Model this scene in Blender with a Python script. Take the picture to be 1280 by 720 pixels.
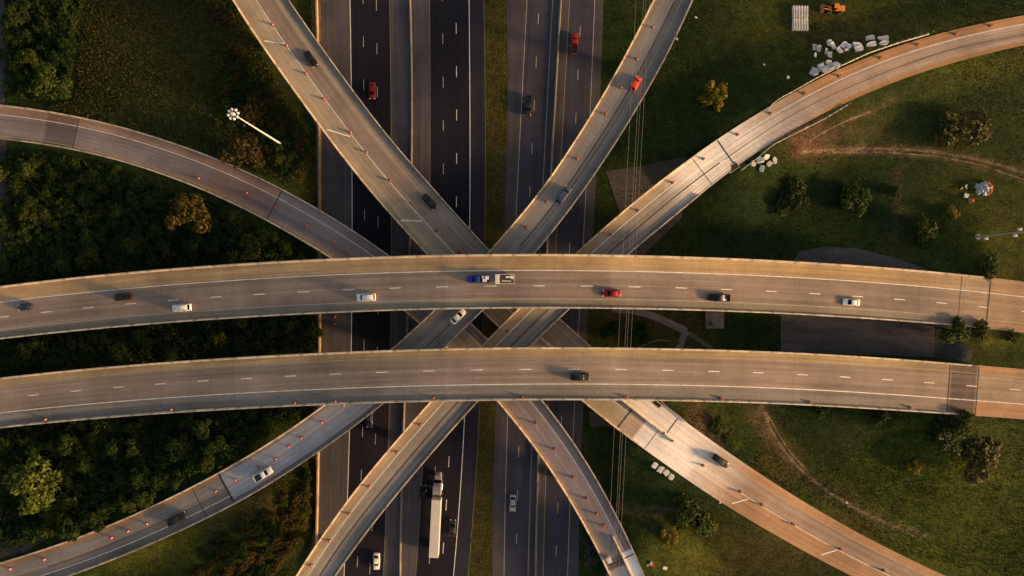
import bpy, bmesh, math, random
import numpy as np
from mathutils import Vector, Matrix, Quaternion
for o in list(bpy.data.objects): bpy.data.objects.remove(o)
SC = bpy.context.scene
COL = SC.collection
# ------------------------------------------------------------------ camera, sky, sun, exposure
CH, F = 180.0, 800.0                      # camera height (m), focal length in photo pixels
cam = bpy.data.cameras.new('camera'); camo = bpy.data.objects.new('camera', cam); COL.objects.link(camo)
camo.location = (0, 0, CH); camo.rotation_euler = (0, 0, 0)
cam.sensor_width = 36; cam.lens = 36*F/1280; cam.clip_start = 1; cam.clip_end = 20000
SC.camera = camo
SUN_EL, SUN_AZ = math.radians(11.5), math.radians(-17)     # azimuth counted from +X
sd = Vector((math.cos(SUN_AZ)*math.cos(SUN_EL), math.sin(SUN_AZ)*math.cos(SUN_EL), math.sin(SUN_EL)))
W = bpy.data.worlds.new('World'); SC.world = W; W.use_nodes = True
nt = W.node_tree; bg = nt.nodes['Background']
sky = nt.nodes.new('ShaderNodeTexSky'); sky.sky_type = 'NISHITA'; sky.sun_disc = False
sky.sun_elevation = SUN_EL; sky.sun_rotation = math.atan2(sd.x, sd.y)
sky.air_density = 1.2; sky.dust_density = 2.5; sky.ozone_density = 1.0
haz = nt.nodes.new('ShaderNodeMix'); haz.data_type = 'RGBA'; haz.blend_type = 'MULTIPLY'; haz.inputs['Factor'].default_value = 1.0
haz.inputs[7].default_value = (1.10, .93, .82, 1)          # hazy, slightly mauve evening air
nt.links.new(sky.outputs[0], haz.inputs[6]); nt.links.new(haz.outputs[2], bg.inputs[0]); bg.inputs[1].default_value = 0.14
sun = bpy.data.lights.new('sun', 'SUN'); sun.energy = 4.8; sun.angle = math.radians(6.0); sun.color = (1.0, 0.61, 0.27)
suno = bpy.data.objects.new('sun', sun); COL.objects.link(suno)
suno.rotation_euler = (-sd).to_track_quat('-Z', 'Y').to_euler()
SC.view_settings.view_transform = 'Standard'; SC.view_settings.look = 'None'
SC.view_settings.exposure = 0.42; SC.view_settings.gamma = 1; SC.view_settings.use_curve_mapping = False
rng = np.random.RandomState(7); random.seed(7)

# ------------------------------------------------------------------ helpers
def P(px, py, z=0.0):
    """photo pixel at height z -> world point"""
    k = (CH-z)/F
    return Vector(((px-640)*k, (360-py)*k, z))
def tag(o, label=None, cat=None, group=None, kind=None):
    if label: o['label'] = label
    if cat: o['category'] = cat
    if group: o['group'] = group
    if kind: o['kind'] = kind
    return o
def empty(name, loc=(0,0,0), rz=0):
    o = bpy.data.objects.new(name, None); COL.objects.link(o); o.location = loc; o.rotation_euler = (0,0,rz)
    o.empty_display_size = .3
    return o
def mesh_obj(name, verts, faces, mats, parent=None, smooth=None, midx=None, uv=None, col=None):
    me = bpy.data.meshes.new(name)
    verts = np.asarray(verts, dtype=np.float32).reshape(-1, 3)
    if isinstance(faces, np.ndarray):
        nf, k = faces.shape
        me.vertices.add(len(verts)); me.vertices.foreach_set('co', verts.ravel())
        me.loops.add(nf*k); me.loops.foreach_set('vertex_index', faces.astype(np.int32).ravel())
        me.polygons.add(nf); me.polygons.foreach_set('loop_start', np.arange(0, nf*k, k, dtype=np.int32))
        me.update(calc_edges=True)
    else:
        me.from_pydata([tuple(map(float, v)) for v in verts], [], [tuple(f) for f in faces])
    for m in (mats if isinstance(mats, (list, tuple)) else [mats]): me.materials.append(m)
    if midx is not None: me.polygons.foreach_set('material_index', np.asarray(midx, dtype=np.int32))
    if uv is not None:
        l = me.uv_layers.new(name='UVMap'); vi = np.empty(len(me.loops), dtype=np.int32); me.loops.foreach_get('vertex_index', vi)
        l.data.foreach_set('uv', np.asarray(uv, dtype=np.float32)[vi].ravel())
    if col is not None:
        a = me.color_attributes.new('tint', 'FLOAT_COLOR', 'POINT')
        c = np.ones((len(verts), 4), dtype=np.float32); c[:, :3] = col; a.data.foreach_set('color', c.ravel())
    if smooth is not None:
        me.polygons.foreach_set('use_smooth', np.ones(len(me.polygons), dtype=bool))
        if smooth < 180: me.set_sharp_from_angle(angle=math.radians(smooth))
    me.validate(); me.update()
    o = bpy.data.objects.new(name, me); COL.objects.link(o)
    if parent: o.parent = parent
    return o
class MB:
    def __init__(s): s.v = []; s.f = []; s.m = []
    def add(s, vs, fs, m=0):
        n = len(s.v); s.v += [tuple(v) for v in vs]; s.f += [tuple(i+n for i in f) for f in fs]; s.m += [m]*len(fs); return s
    def box(s, c, d, rz=0, m=0, top=1.0, bev=0.0, tilt=None):
        hx, hy, hz = d[0]/2, d[1]/2, d[2]/2; out = []
        R = Matrix.Rotation(rz, 3, 'Z')
        if tilt: R = R @ Matrix.Rotation(tilt[0], 3, 'X') @ Matrix.Rotation(tilt[1], 3, 'Y')
        if bev <= 0:
            for z, k in ((-hz, 1), (hz, top)):
                for x, y in ((-1,-1),(1,-1),(1,1),(-1,1)): out.append(Vector(c) + R @ Vector((x*hx*k, y*hy*k, z)))
            return s.add(out, [(3,2,1,0),(4,5,6,7),(0,1,5,4),(1,2,6,5),(2,3,7,6),(3,0,4,7)], m)
        rings = ((-hz, 1, bev), (-hz+bev, 1, 0), (hz-bev, top, 0), (hz, top, bev))
        for z, k, b in rings:
            X, Y = hx*k-b, hy*k-b; bb = bev
            for x, y in ((-X, -Y+bb), (-X+bb, -Y), (X-bb, -Y), (X, -Y+bb), (X, Y-bb), (X-bb, Y), (-X+bb, Y), (-X, Y-bb)):
                out.append(Vector(c) + R @ Vector((x, y, z)))
        fs = [tuple(range(7, -1, -1)), tuple(range(24, 32))]
        for r in range(3):
            for i in range(8): j = (i+1) % 8; fs.append((r*8+i, r*8+j, r*8+8+j, r*8+8+i))
        return s.add(out, fs, m)
    def loft(s, rings, m=0, caps=True, closed=True):
        n = len(rings[0]); base = []; fs = []
        for r in rings: base += [tuple(p) for p in r]
        for k in range(len(rings)-1):
            for i in range(n if closed else n-1):
                j = (i+1) % n; fs.append((k*n+i, k*n+j, (k+1)*n+j, (k+1)*n+i))
        if caps: fs.append(tuple(range(n-1, -1, -1))); fs.append(tuple(range((len(rings)-1)*n, len(rings)*n)))
        return s.add(base, fs, m)
    def tube(s, p0, p1, r0, r1=None, n=10, m=0, caps=True):
        r1 = r0 if r1 is None else r1; p0 = Vector(p0); p1 = Vector(p1); q = (p1-p0).to_track_quat('Z', 'Y')
        rs = [[p + q @ Vector((r*math.cos(2*math.pi*i/n), r*math.sin(2*math.pi*i/n), 0)) for i in range(n)] for p, r in ((p0, r0), (p1, r1))]
        return s.loft(rs, m, caps)
    def quad(s, a, b, c, d, m=0): return s.add([a, b, c, d], [(0, 1, 2, 3)], m)
    def build(s, name, mats, parent=None, smooth=None):
        return mesh_obj(name, s.v, s.f, mats, parent, smooth, midx=s.m)

# ------------------------------------------------------------------ materials
def newmat(name):
    m = bpy.data.materials.new(name); m.use_nodes = True; t = m.node_tree
    return m, t, t.nodes['Principled BSDF']
def N(t, typ, **kw):
    n = t.nodes.new(typ)
    for k, v in kw.items():
        if k.startswith('i_'): n.inputs[k[2:].replace('_', ' ')].default_value = v
        elif k.startswith('n_'): n.inputs[int(k[2:])].default_value = v
        else: setattr(n, k, v)
    return n
def noise(t, vec, scale, detail=4, rough=.6, lo=0., hi=1., flo=.3, fhi=.7):
    n = N(t, 'ShaderNodeTexNoise', i_Scale=scale, i_Detail=detail, i_Roughness=rough)
    if vec is not None: t.links.new(vec, n.inputs['Vector'])
    r = N(t, 'ShaderNodeMapRange', n_1=flo, n_2=fhi, n_3=lo, n_4=hi); t.links.new(n.outputs['Fac'], r.inputs[0])
    return r.outputs[0], n
def vmul(t, a, b):
    m = N(t, 'ShaderNodeVectorMath', operation='MULTIPLY'); t.links.new(a, m.inputs[0])
    if isinstance(b, (tuple, list)): m.inputs[1].default_value = b
    else: t.links.new(b, m.inputs[1])
    return m.outputs[0]
def fmul(t, a, b):
    m = N(t, 'ShaderNodeMath', operation='MULTIPLY'); t.links.new(a, m.inputs[0])
    if isinstance(b, (int, float)): m.inputs[1].default_value = b
    else: t.links.new(b, m.inputs[1])
    return m.outputs[0]
def mix(t, fac, a, b):
    m = N(t, 'ShaderNodeMix', data_type='RGBA')
    if isinstance(fac, float): m.inputs['Factor'].default_value = fac
    else: t.links.new(fac, m.inputs['Factor'])
    for i, x in ((6, a), (7, b)):
        if isinstance(x, (tuple, list)): m.inputs[i].default_value = (*x[:3], 1)
        else: t.links.new(x, m.inputs[i])
    return m.outputs[2]
def bump(t, b, h, dist, strength=.5):
    n = N(t, 'ShaderNodeBump', i_Strength=strength, i_Distance=dist); t.links.new(h, n.inputs['Height']); t.links.new(n.outputs[0], b.inputs['Normal'])
def simple(name, c, rough=.6, var=.15, scale=3., metal=0., coat=0., spec=None):
    m, t, b = newmat(name)
    tc = N(t, 'ShaderNodeTexCoord')
    f, _ = noise(t, tc.outputs['Object'], scale, lo=1-var, hi=1+var)
    rgb = N(t, 'ShaderNodeRGB'); rgb.outputs[0].default_value = (*c, 1)
    t.links.new(vmul(t, rgb.outputs[0], f), b.inputs['Base Color'])
    b.inputs['Roughness'].default_value = rough; b.inputs['Metallic'].default_value = metal; b.inputs['Coat Weight'].default_value = coat
    if spec is not None: b.inputs['Specular IOR Level'].default_value = spec
    return m
def pavement(name, streak=.24, blotch=.26, rough=.85, seam=0.0, bumpd=.01):
    """road surface: vertex tint x worn streaks along the lane x blotches x grain (u = metres along, v = 0..1 across)"""
    m, t, b = newmat(name)
    at = N(t, 'ShaderNodeAttribute', attribute_name='tint'); uv = N(t, 'ShaderNodeUVMap', uv_map='UVMap'); geo = N(t, 'ShaderNodeNewGeometry')
    s1, _ = noise(t, vmul(t, uv.outputs[0], (.012, 11., 1)), 1.0, 4, .6, 1-streak, 1+streak)
    s2, _ = noise(t, vmul(t, uv.outputs[0], (.05, 34., 1)), 1.0, 3, .6, 1-streak*.5, 1+streak*.5)
    b1, _ = noise(t, geo.outputs['Position'], .07, 5, .6, 1-blotch, 1+blotch)
    b2, nb = noise(t, geo.outputs['Position'], 1.3, 6, .75, .88, 1.12)
    f = fmul(t, fmul(t, fmul(t, s1, s2), b1), b2)
    c = vmul(t, at.outputs['Color'], f)
    sx = N(t, 'ShaderNodeSeparateXYZ'); t.links.new(uv.outputs[0], sx.inputs[0]); pp = N(t, 'ShaderNodeMath', operation='PINGPONG', n_1=7.0); t.links.new(sx.outputs[0], pp.inputs[0])
    jn = N(t, 'ShaderNodeMapRange', n_1=0.0, n_2=.14, n_3=.84, n_4=1.0); t.links.new(pp.outputs[0], jn.inputs[0]); c = vmul(t, c, jn.outputs[0])
    fl = N(t, 'ShaderNodeMath', operation='SNAP', n_1=14.0); ad = N(t, 'ShaderNodeMath', operation='ADD', n_1=7.0); t.links.new(sx.outputs[0], ad.inputs[0]); t.links.new(ad.outputs[0], fl.inputs[0])
    wn = N(t, 'ShaderNodeTexWhiteNoise', noise_dimensions='1D'); t.links.new(fl.outputs[0], wn.inputs['W'])
    wr = N(t, 'ShaderNodeMapRange', n_3=.93, n_4=1.07); t.links.new(wn.outputs['Value'], wr.inputs[0]); c = vmul(t, c, wr.outputs[0])
    # dark spots: patches, oil, tar
    sp, _ = noise(t, geo.outputs['Position'], .5, 5, .8, 0, 1, .68, .74)
    c = mix(t, fmul(t, sp, .45), c, (.05, .045, .04))
    t.links.new(c, b.inputs['Base Color']); b.inputs['Roughness'].default_value = rough; b.inputs['Specular IOR Level'].default_value = .25
    bump(t, b, nb.outputs['Fac'], bumpd, .4)
    return m
M = {}
M['deck'] = pavement('deck_concrete')
M['asphalt'] = pavement('freeway_asphalt', .22, .30, .85)
M['girder'] = simple('girder_concrete', (.22, .2, .18), .85, .2, .4)
M['parapet'] = simple('parapet_concrete', (.62, .52, .41), .85, .38, .6)
def wallmat():
    m, t, b = newmat('parapet_wall'); at = N(t, 'ShaderNodeAttribute', attribute_name='tint'); geo = N(t, 'ShaderNodeNewGeometry'); f, _ = noise(t, geo.outputs['Position'], .8, 5, .7, .62, 1.3)
    t.links.new(vmul(t, vmul(t, at.outputs['Color'], (.64, .53, .41)), f), b.inputs['Base Color']); b.inputs['Roughness'].default_value = .85; return m
M['parapet_wall'] = wallmat()
M['barrier'] = simple('barrier_concrete', (.21, .18, .165), .85, .3, .3)
M['paint'] = simple('white_paint', (.88, .84, .79), .6, .25, .8)
M['fadedpaint'] = simple('faded_paint', (.50, .43, .36), .7, .3, .5)
M['yellowpaint'] = simple('yellow_paint', (.50, .34, .13), .7, .3, .5)
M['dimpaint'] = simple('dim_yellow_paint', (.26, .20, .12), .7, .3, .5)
M['tar'] = simple('tar_seam', (.035, .03, .03), .8, .3, .6)
M['edgewall'] = simple('edge_wall', (.34, .25, .17), .9, .35, .3)  # orange-tan puts the low sun on this wall into its colour
M['slab'] = simple('slab_concrete', (.82, .78, .73), .85, .35, 1.1)
M['slab2'] = simple('slab_concrete_grey', (.50, .48, .48), .85, .25, .6)
M['rubber'] = simple('rubber', (.02, .02, .02), .8, .1)
M['rim'] = simple('alloy', (.45, .45, .46), .35, .1, 3, .8)
M['glass'] = simple('dark_glass', (.004, .005, .007), .12, .05, spec=.25)
M['head'] = simple('headlight', (.75, .75, .72), .2, .05)
M['tail'] = simple('taillight', (.45, .02, .015), .3, .05)
M['plastic'] = simple('black_plastic', (.03, .03, .032), .6, .1)
M['steel'] = simple('galvanised_steel', (.52, .52, .50), .45, .15, 1., .4)
M['whitesteel'] = simple('white_steel', (.74, .74, .74), .45, .06, 1.)
M['orange'] = simple('orange_plastic', (.52, .055, .025), .5, .15, 6)
M['white'] = simple('white_plastic', (.78, .76, .74), .5, .1, 6)
M['cable'] = simple('power_cable', (.30, .28, .26), .5, .1, 1.)
M['machine'] = simple('machine_orange', (.70, .24, .035), .45, .2, 2)
M['tarp'] = simple('tarp', (.42, .45, .50), .6, .35, 1.5)
M['soil'] = simple('soil', (.10, .065, .045), .95, .35, .8)
M['wood'] = simple('bark', (.07, .05, .035), .9, .3, 2)
M['rope'] = simple('trailer_boards', (.10, .07, .06), .8, .3, 2)
def paintmat(name, c): return simple('carpaint_'+name, c, .42, .04, .5, 0., .15, .25)
CP = dict(navy=paintmat('navy', (.02, .03, .09)), black=paintmat('black', (.012, .012, .014)), white=paintmat('white', (.90, .89, .87)),
          blue=paintmat('blue', (.02, .05, .30)), red=paintmat('red', (.33, .012, .02)), orange=paintmat('orange', (.80, .075, .025)),
          grey=paintmat('grey', (.06, .085, .15)), silver=paintmat('silver', (.35, .37, .40)), charcoal=paintmat('charcoal', (.025, .025, .03)),
          maroon=paintmat('maroon', (.20, .008, .018)), lorry=paintmat('lorry', (.30, .26, .30)))
M['trailer'] = simple('trailer_roof', (.66, .62, .55), .5, .06, .5)
def leafmat(name, a, b_, c_, rough=.6):
    m, t, b = newmat(name)
    geo = N(t, 'ShaderNodeNewGeometry'); oi = N(t, 'ShaderNodeObjectInfo'); tc = N(t, 'ShaderNodeTexCoord')
    f1, _ = noise(t, tc.outputs['Object'], .55, 3, .6, 0, 1)
    c = mix(t, f1, a, b_)
    c = mix(t, fmul(t, oi.outputs['Random'], .6), c, c_)
    r = N(t, 'ShaderNodeMapRange', n_3=.45, n_4=1.6); t.links.new(geo.outputs['Random Per Island'], r.inputs[0])
    c = vmul(t, c, r.outputs[0])
    t.links.new(c, b.inputs['Base Color']); b.inputs['Roughness'].default_value = rough; b.inputs['Specular IOR Level'].default_value = .15
    tr = N(t, 'ShaderNodeBsdfTranslucent'); t.links.new(c, tr.inputs[0]); ms = N(t, 'ShaderNodeMixShader', n_0=.25)
    t.links.new(b.outputs[0], ms.inputs[1]); t.links.new(tr.outputs[0], ms.inputs[2]); t.links.new(ms.outputs[0], t.nodes['Material Output'].inputs[0])
    return m
M['leaf_dark'] = leafmat('leaf_dark', (.013, .035, .006), (.026, .054, .010), (.042, .058, .010))
M['leaf_mid'] = leafmat('leaf_mid', (.026, .056, .008), (.052, .080, .010), (.062, .064, .010))
M['leaf_bright'] = leafmat('leaf_bright', (.075, .12, .016), (.12, .15, .02), (.09, .11, .02))
M['leaf_gold'] = leafmat('leaf_gold', (.095, .070, .014), (.060, .050, .011), (.08, .055, .013))
M['leaf_rust'] = leafmat('leaf_rust', (.075, .052, .014), (.045, .045, .011), (.07, .05, .013))
M['leaf_olive'] = leafmat('leaf_olive', (.07, .07, .018), (.09, .075, .02), (.06, .06, .015))
M['leaf_yellow'] = leafmat('leaf_yellow', (.24, .20, .015), (.17, .15, .015), (.18, .14, .02))
M['leaf_grey'] = leafmat('leaf_grey', (.09, .085, .075), (.12, .10, .08), (.08, .08, .07))
def groundmat():
    m, t, b = newmat('grass_ground')
    at = N(t, 'ShaderNodeAttribute', attribute_name='tint'); geo = N(t, 'ShaderNodeNewGeometry'); p = geo.outputs['Position']
    f1, _ = noise(t, p, .05, 5, .65, .75, 1.25)
    f2, _ = noise(t, p, .35, 6, .8, .45, 1.6)
    f3, n3 = noise(t, p, 1.5, 8, .95, .1, 2.1, .34, .66)
    c = vmul(t, at.outputs['Color'], fmul(t, fmul(t, f1, f2), f3))
    h, _ = noise(t, p, .16, 5, .7, 0, 1, .4, .62)
    c2 = vmul(t, c, (1.25, .95, .85)); c = mix(t, fmul(t, h, .55), c, c2)
    f4, _ = noise(t, p, 4.5, 2, .6, .45, 1.6, .36, .64); c = vmul(t, c, f4)
    h2, _ = noise(t, vmul(t, p, (1, 1, 1)), 1.1, 4, .7, 0, 1, .62, .72)
    c = mix(t, fmul(t, h2, .4), c, vmul(t, c, (1.3, 1.6, 1.0)))
    t.links.new(c, b.inputs['Base Color']); b.inputs['Roughness'].default_value = .95; b.inputs['Specular IOR Level'].default_value = .1
    bump(t, b, n3.outputs['Fac'], .12, .6)
    return m
M['ground'] = groundmat()

# ------------------------------------------------------------------ traced road edges (photo pixels) and heights (m)
ROADS = {
 'upper': dict(
  L=[(-120,374),(0,358),(100,346),(200,337),(300,329.5),(400,324),(500,320),(640,317.5),(760,318.5),(860,321),(960,325),(1060,331),(1150,338),(1225,345.5),(1280,352),(1400,367)],
  R=[(-120,440),(0,424),(100,413.5),(200,404.5),(300,397.5),(400,392),(500,388),(640,385.5),(760,386),(860,388),(960,391.5),(1060,397),(1150,403.5),(1225,410),(1280,416),(1400,431)],
  key='x', z=[(-120,4.5),(0,5.5),(150,8),(320,13),(480,17.5),(640,19.5),(800,18),(960,14),(1100,9.5),(1237,6.4),(1400,5.6)], bank=.03, deg=5),
 'lower': dict(
  L=[(-120,488),(0,472),(100,461.5),(200,453),(300,446.3),(400,441),(490,437.3),(640,434),(780,434.5),(880,436.5),(960,439),(1090,446),(1210,455.5),(1280,461.5),(1400,473)],
  R=[(-120,551),(0,535),(100,525),(200,517),(300,511),(400,506),(490,503),(640,500),(780,500),(880,501.8),(960,504),(1090,511),(1200,518.5),(1280,524),(1400,535)],
  key='x', z=[(-120,4.5),(0,5.5),(150,8),(320,13),(480,17.5),(640,19),(800,17.5),(960,13.5),(1100,9),(1205,6.4),(1400,5.6)], bank=.03, deg=5),
 'north_east': dict(   # from the top left to the lower right
  L=[(215,-135),(256,-60),(290,0),(320,47),(345,82),(370,116),(400,158),(440,212),(490,271),(535,319),(604,391),(622,408),(680,460),(726,500),(770,536),(817,569),(855,597),(915,637),(960,663),(1020,697),(1060,718),(1140,755),(1240,795),(1340,828)],
  R=[(280,-135),(325,-58),(361,0),(395,48),(440,110),(490,177),(535,226),(570,267),(611,312),(700,399),(741,434),(820,500),(855,526),(870,536),(915,568),(960,599),(1035,645),(1100,681),(1185,721),(1290,762),(1400,797)],
  key='y', z=[(-135,9),(0,8.6),(200,8),(320,7.3),(420,6.6),(520,6.2),(600,4.8),(720,2.6),(840,1.2)], bank=.055, deg=6),
 'north_west': dict(   # from the upper right down to the lower left edge
  L=[(850,-70),(816,0),(765,98),(715,180),(677,238),(640,280),(609,316),(544,387),(523,406),(490,435),(404,507),(357,540),(320,563.5),(272,591),(220,617),(160,646),(105,668),(55,686),(0,703),(-120,735)],
  R=[(895,-70),(866,0),(835,67),(800,129),(769,180),(735,231),(695,285),(670,316),(604,387),(590,402),(560,430),(480,505),(434,540),(395,567),(320,616),(290,632),(225,663),(140,700),(95,717),(0,747),(-120,780)],
  key='y', z=[(-70,10),(60,11.5),(200,13),(320,13.4),(430,13),(520,10.5),(600,7),(700,3.5),(780,2)], bank=-.05, deg=6),
 'south_east': dict(   # from the right edge down to the bottom left
  L=[(1500,-12),(1390,2),(1280,20),(1210,33),(1160,46),(1085,71),(1022,99),(960,135),(888,180),(852,206),(790,254),(720,316),(647,387),(621,412),(601,433),(537,502),(505,540),(455,597),(415,652),(370,720),(330,790)],
  R=[(1500,24),(1390,38),(1280,56),(1210,74),(1147,92),(1072,122),(1015,149),(960,180),(910,216),(880,240),(830,283),(785,318),(712,387),(661,434),(597,502),(562,541),(512,600),(460,664),(419,721),(378,790)],
  key='x', z=[(100,10),(330,10),(400,11.5),(520,13),(660,13.3),(760,10.5),(905,6),(1100,3.6),(1280,2.5),(1500,2)], bank=.055, deg=6),
 'south_west': dict(   # from the left edge down to the bottom
  L=[(-120,170),(0,174),(45,180),(100,189),(162,205),(237,231),(320,269),(370,297),(415,324),(505,388),(524,404),(620,500),(651,538),(685,583),(717,635),(745,685),(762,720),(790,785)],
  R=[(-120,127),(0,131),(57,139),(125,152),(220,180),(265,196),(320,220),(382,252),(432,282),(486,319),(590,405),(608,422),(678,501),(707,538),(735,580),(762,628),(790,684),(806,720),(832,785)],
  key='x', z=[(-120,2.2),(0,3),(200,4.6),(343,6.2),(450,6.6),(600,6.6),(700,6.6),(800,6.4)], bank=-.05, deg=6),
}
def fitcurve(pts, deg, n=700):
    p = np.array(pts, float); d = np.r_[0, np.cumsum(np.hypot(*np.diff(p, axis=0).T))]; t = d/d[-1]*2-1
    cx = np.polynomial.chebyshev.chebfit(t, p[:, 0], deg); cy = np.polynomial.chebyshev.chebfit(t, p[:, 1], deg)
    # residual correction, smoothed, so that the fit passes near every traced point
    rx = p[:, 0]-np.polynomial.chebyshev.chebval(t, cx); ry = p[:, 1]-np.polynomial.chebyshev.chebval(t, cy)
    T = np.linspace(-1, 1, n)
    k = np.ones(41)/41
    sm = lambda r: np.convolve(np.pad(np.convolve(np.pad(np.interp(T, t, r), 20, 'edge'), k, 'valid'), 20, 'edge'), k, 'valid')
    return np.c_[np.polynomial.chebyshev.chebval(T, cx)+.8*sm(rx), np.polynomial.chebyshev.chebval(T, cy)+.8*sm(ry)]
for name, r in ROADS.items():
    if r['key'] == 'x' and r['z'][0][0] > 0: pass
    L = fitcurve(r['L'], r['deg']); R = fitcurve(r['R'], r['deg'])
    c = (L+R[np.argmin(((L[:, None]-R[None])**2).sum(2), axis=1)])/2
    # stations on the centre line, edges found along its normal
    c = fitcurve(c[::8], 7, 420); tg = np.gradient(c, axis=0); tg /= np.hypot(tg[:, 0], tg[:, 1])[:, None]; nm = np.c_[-tg[:, 1], tg[:, 0]]
    def cut(E):
        out = np.empty_like(c)
        for i in range(len(c)):
            al = (E-c[i]) @ tg[i]; near = np.where(np.hypot(*(E-c[i]).T) < 90)[0]
            j = near[np.argmin(np.abs(al[near]))]; s = (E[j]-c[i]) @ nm[i]; out[i] = c[i]+nm[i]*s
        return out
    r['pL'] = cut(L); r['pR'] = cut(R)
    for kname in ('pL', 'pR'):       # carry each road on, straight, well past the edge of the picture
        e = r[kname]; d0 = e[0]-e[6]; d1 = e[-1]-e[-7]; dc0 = (c[0]-c[6])/6; dc1 = (c[-1]-c[-7])/6; k_ = np.arange(1, 121)[:, None]
        r[kname] = np.r_[(e[0]+dc0*k_)[::-1], e, e[-1]+dc1*k_]
    r['pc'] = (r['pL']+r['pR'])/2
    kv = r['pc'][:, 0 if r['key'] == 'x' else 1]; zt = np.array(r['z']); z = np.interp(kv, zt[:, 0], zt[:, 1])
    k = np.ones(51)/51; z = np.convolve(np.pad(z, 25, 'edge'), k, 'valid')
    kk = (CH-z)/F; wid = np.hypot(*(r['pR']-r['pL']).T)*kk
    zL = z+r['bank']*wid/2; zR = z-r['bank']*wid/2
    def up(p, zz): q = (CH-zz)/F; return np.c_[(p[:, 0]-640)*q, (360-p[:, 1])*q, zz]
    r['WL'] = up(r['pL'], zL); r['WR'] = up(r['pR'], zR)
    for kname in ('WL', 'WR'):       # light smoothing of both edges
        w = r[kname]; kk2 = np.ones(9)/9
        r[kname] = np.c_[tuple(np.convolve(np.pad(w[:, i], 4, 'reflect', reflect_type='odd'), kk2, 'valid') for i in range(3))]
    C = (r['WL']+r['WR'])/2; r['W'] = C; r['s'] = np.r_[0, np.cumsum(np.linalg.norm(np.diff(C, axis=0), axis=1))]; r['wid'] = wid
    r['across'] = (r['WR']-r['WL'])/np.linalg.norm(r['WR']-r['WL'], axis=1)[:, None]
def at_px(road, px, py):
    """world point on the road surface seen at a pixel, its forward and up vectors, station and fraction"""
    r = ROADS[road]; p = np.array((px, py)); d = r['pR']-r['pL']; v = ((p-r['pL'])*d).sum(1)/(d*d).sum(1)
    q = r['pL']+d*np.clip(v, -.3, 1.3)[:, None]; i = int(np.argmin(np.hypot(*(q-p).T))); i = min(max(i, 1), len(d)-2); f = float(v[i])
    w = r['WL'][i]*(1-f)+r['WR'][i]*f; t = r['W'][i+1]-r['W'][i-1]; t /= np.linalg.norm(t)
    up = Vector(np.cross(r['across'][i], t)); up = up if up.z > 0 else -up
    return Vector(w), Vector(t), up.normalized(), float(r['s'][i]), f
def sidx(road, px, py):
    r = ROADS[road]; return int(np.argmin(np.hypot(*(r['pc']-np.array((px, py))).T)))
# where each road stands on earth instead of on piers
def grade_mask(name):
    c = ROADS[name]['pc']
    return {'upper': c[:, 0] > 1237, 'lower': c[:, 0] > 1205, 'north_east': (c[:, 0] > 812), 'north_west': c[:, 0] < 282,
            'south_east': c[:, 0] > 908, 'south_west': (c[:, 0] < 343) | (c[:, 1] > 708)}[name]
for n_ in ROADS: ROADS[n_]['grade'] = grade_mask(n_)

# ------------------------------------------------------------------ terrain
def sstep(a, b, x): t = np.clip((x-a)/(b-a), 0, 1); return t*t*(3-2*t)
_samples = []
for n_, r in ROADS.items():
    g = np.where(r['grade'])[0][::3]
    for i in g:
        w = r['wid'][i]
        for v in (0, .25, .5, .75, 1): a = r['WL'][i]*(1-v)+r['WR'][i]*v; _samples.append((a[0], a[1], a[2]-.27, w*.14))
SM = np.array(_samples)
def terrain(x, y):
    x = np.asarray(x, float); y = np.asarray(y, float); sh = x.shape; x = x.ravel(); y = y.ravel(); h = np.zeros(len(x))
    for k in range(0, len(x), 4000):
        xs = x[k:k+4000]; ys = y[k:k+4000]
        d = np.hypot(xs[:, None]-SM[None, :, 0], ys[:, None]-SM[None, :, 1])
        h[k:k+4000] = np.maximum(0, (SM[None, :, 2]-np.maximum(0, d-SM[None, :, 3])/3.2).max(1))
    # abutment slope under the two wide overpasses on the right
    px = 640+x/.222; py = 360-y/.222
    ab = 5.3*sstep(965, 1195, px)*sstep(285, 345, py)*(1-sstep(520, 560, py))
    h = np.maximum(h, ab)
    corr = sstep(378, 392, px)*(1-sstep(758, 775, px))      # the freeway trench stays level
    h = h*(1-corr)
    und = .35*np.sin(x*.07+1.3)*np.sin(y*.09)+.2*np.sin(x*.19)*np.cos(y*.17+2)
    h = h + np.maximum(und, -.15)*(1-corr)*(h < .3)*.5
    return h.reshape(sh)
def TZ(x, y): return float(terrain(np.array([x]), np.array([y]))[0])
def G(px, py):
    """ground point seen at a pixel"""
    p = P(px, py, 0)
    for _ in range(3): z = TZ(p.x, p.y); p = P(px, py, z)
    return p
def axis(lo, hi, step, far):
    mid = np.arange(lo, hi+.01, step); out = [hi]; s = step
    while out[-1] < far: s *= 1.5; out.append(out[-1]+s)
    neg = [lo]; s = step
    while neg[-1] > -far: s *= 1.5; neg.append(neg[-1]-s)
    return np.r_[neg[:0:-1], mid, out[1:]]
gx = axis(-175, 175, 1.0, 4000); gy = axis(-105, 105, 1.0, 4000)
X, Y = np.meshgrid(gx, gy); Z = terrain(X, Y)
PX = 640+X/.225*(1+Z/180); PY = 360-Y/.225*(1+Z/180)
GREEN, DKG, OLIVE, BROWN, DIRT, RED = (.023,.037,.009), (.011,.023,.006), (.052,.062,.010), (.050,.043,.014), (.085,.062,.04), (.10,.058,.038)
colr = np.empty(X.shape+(3,)); colr[:] = GREEN
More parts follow.
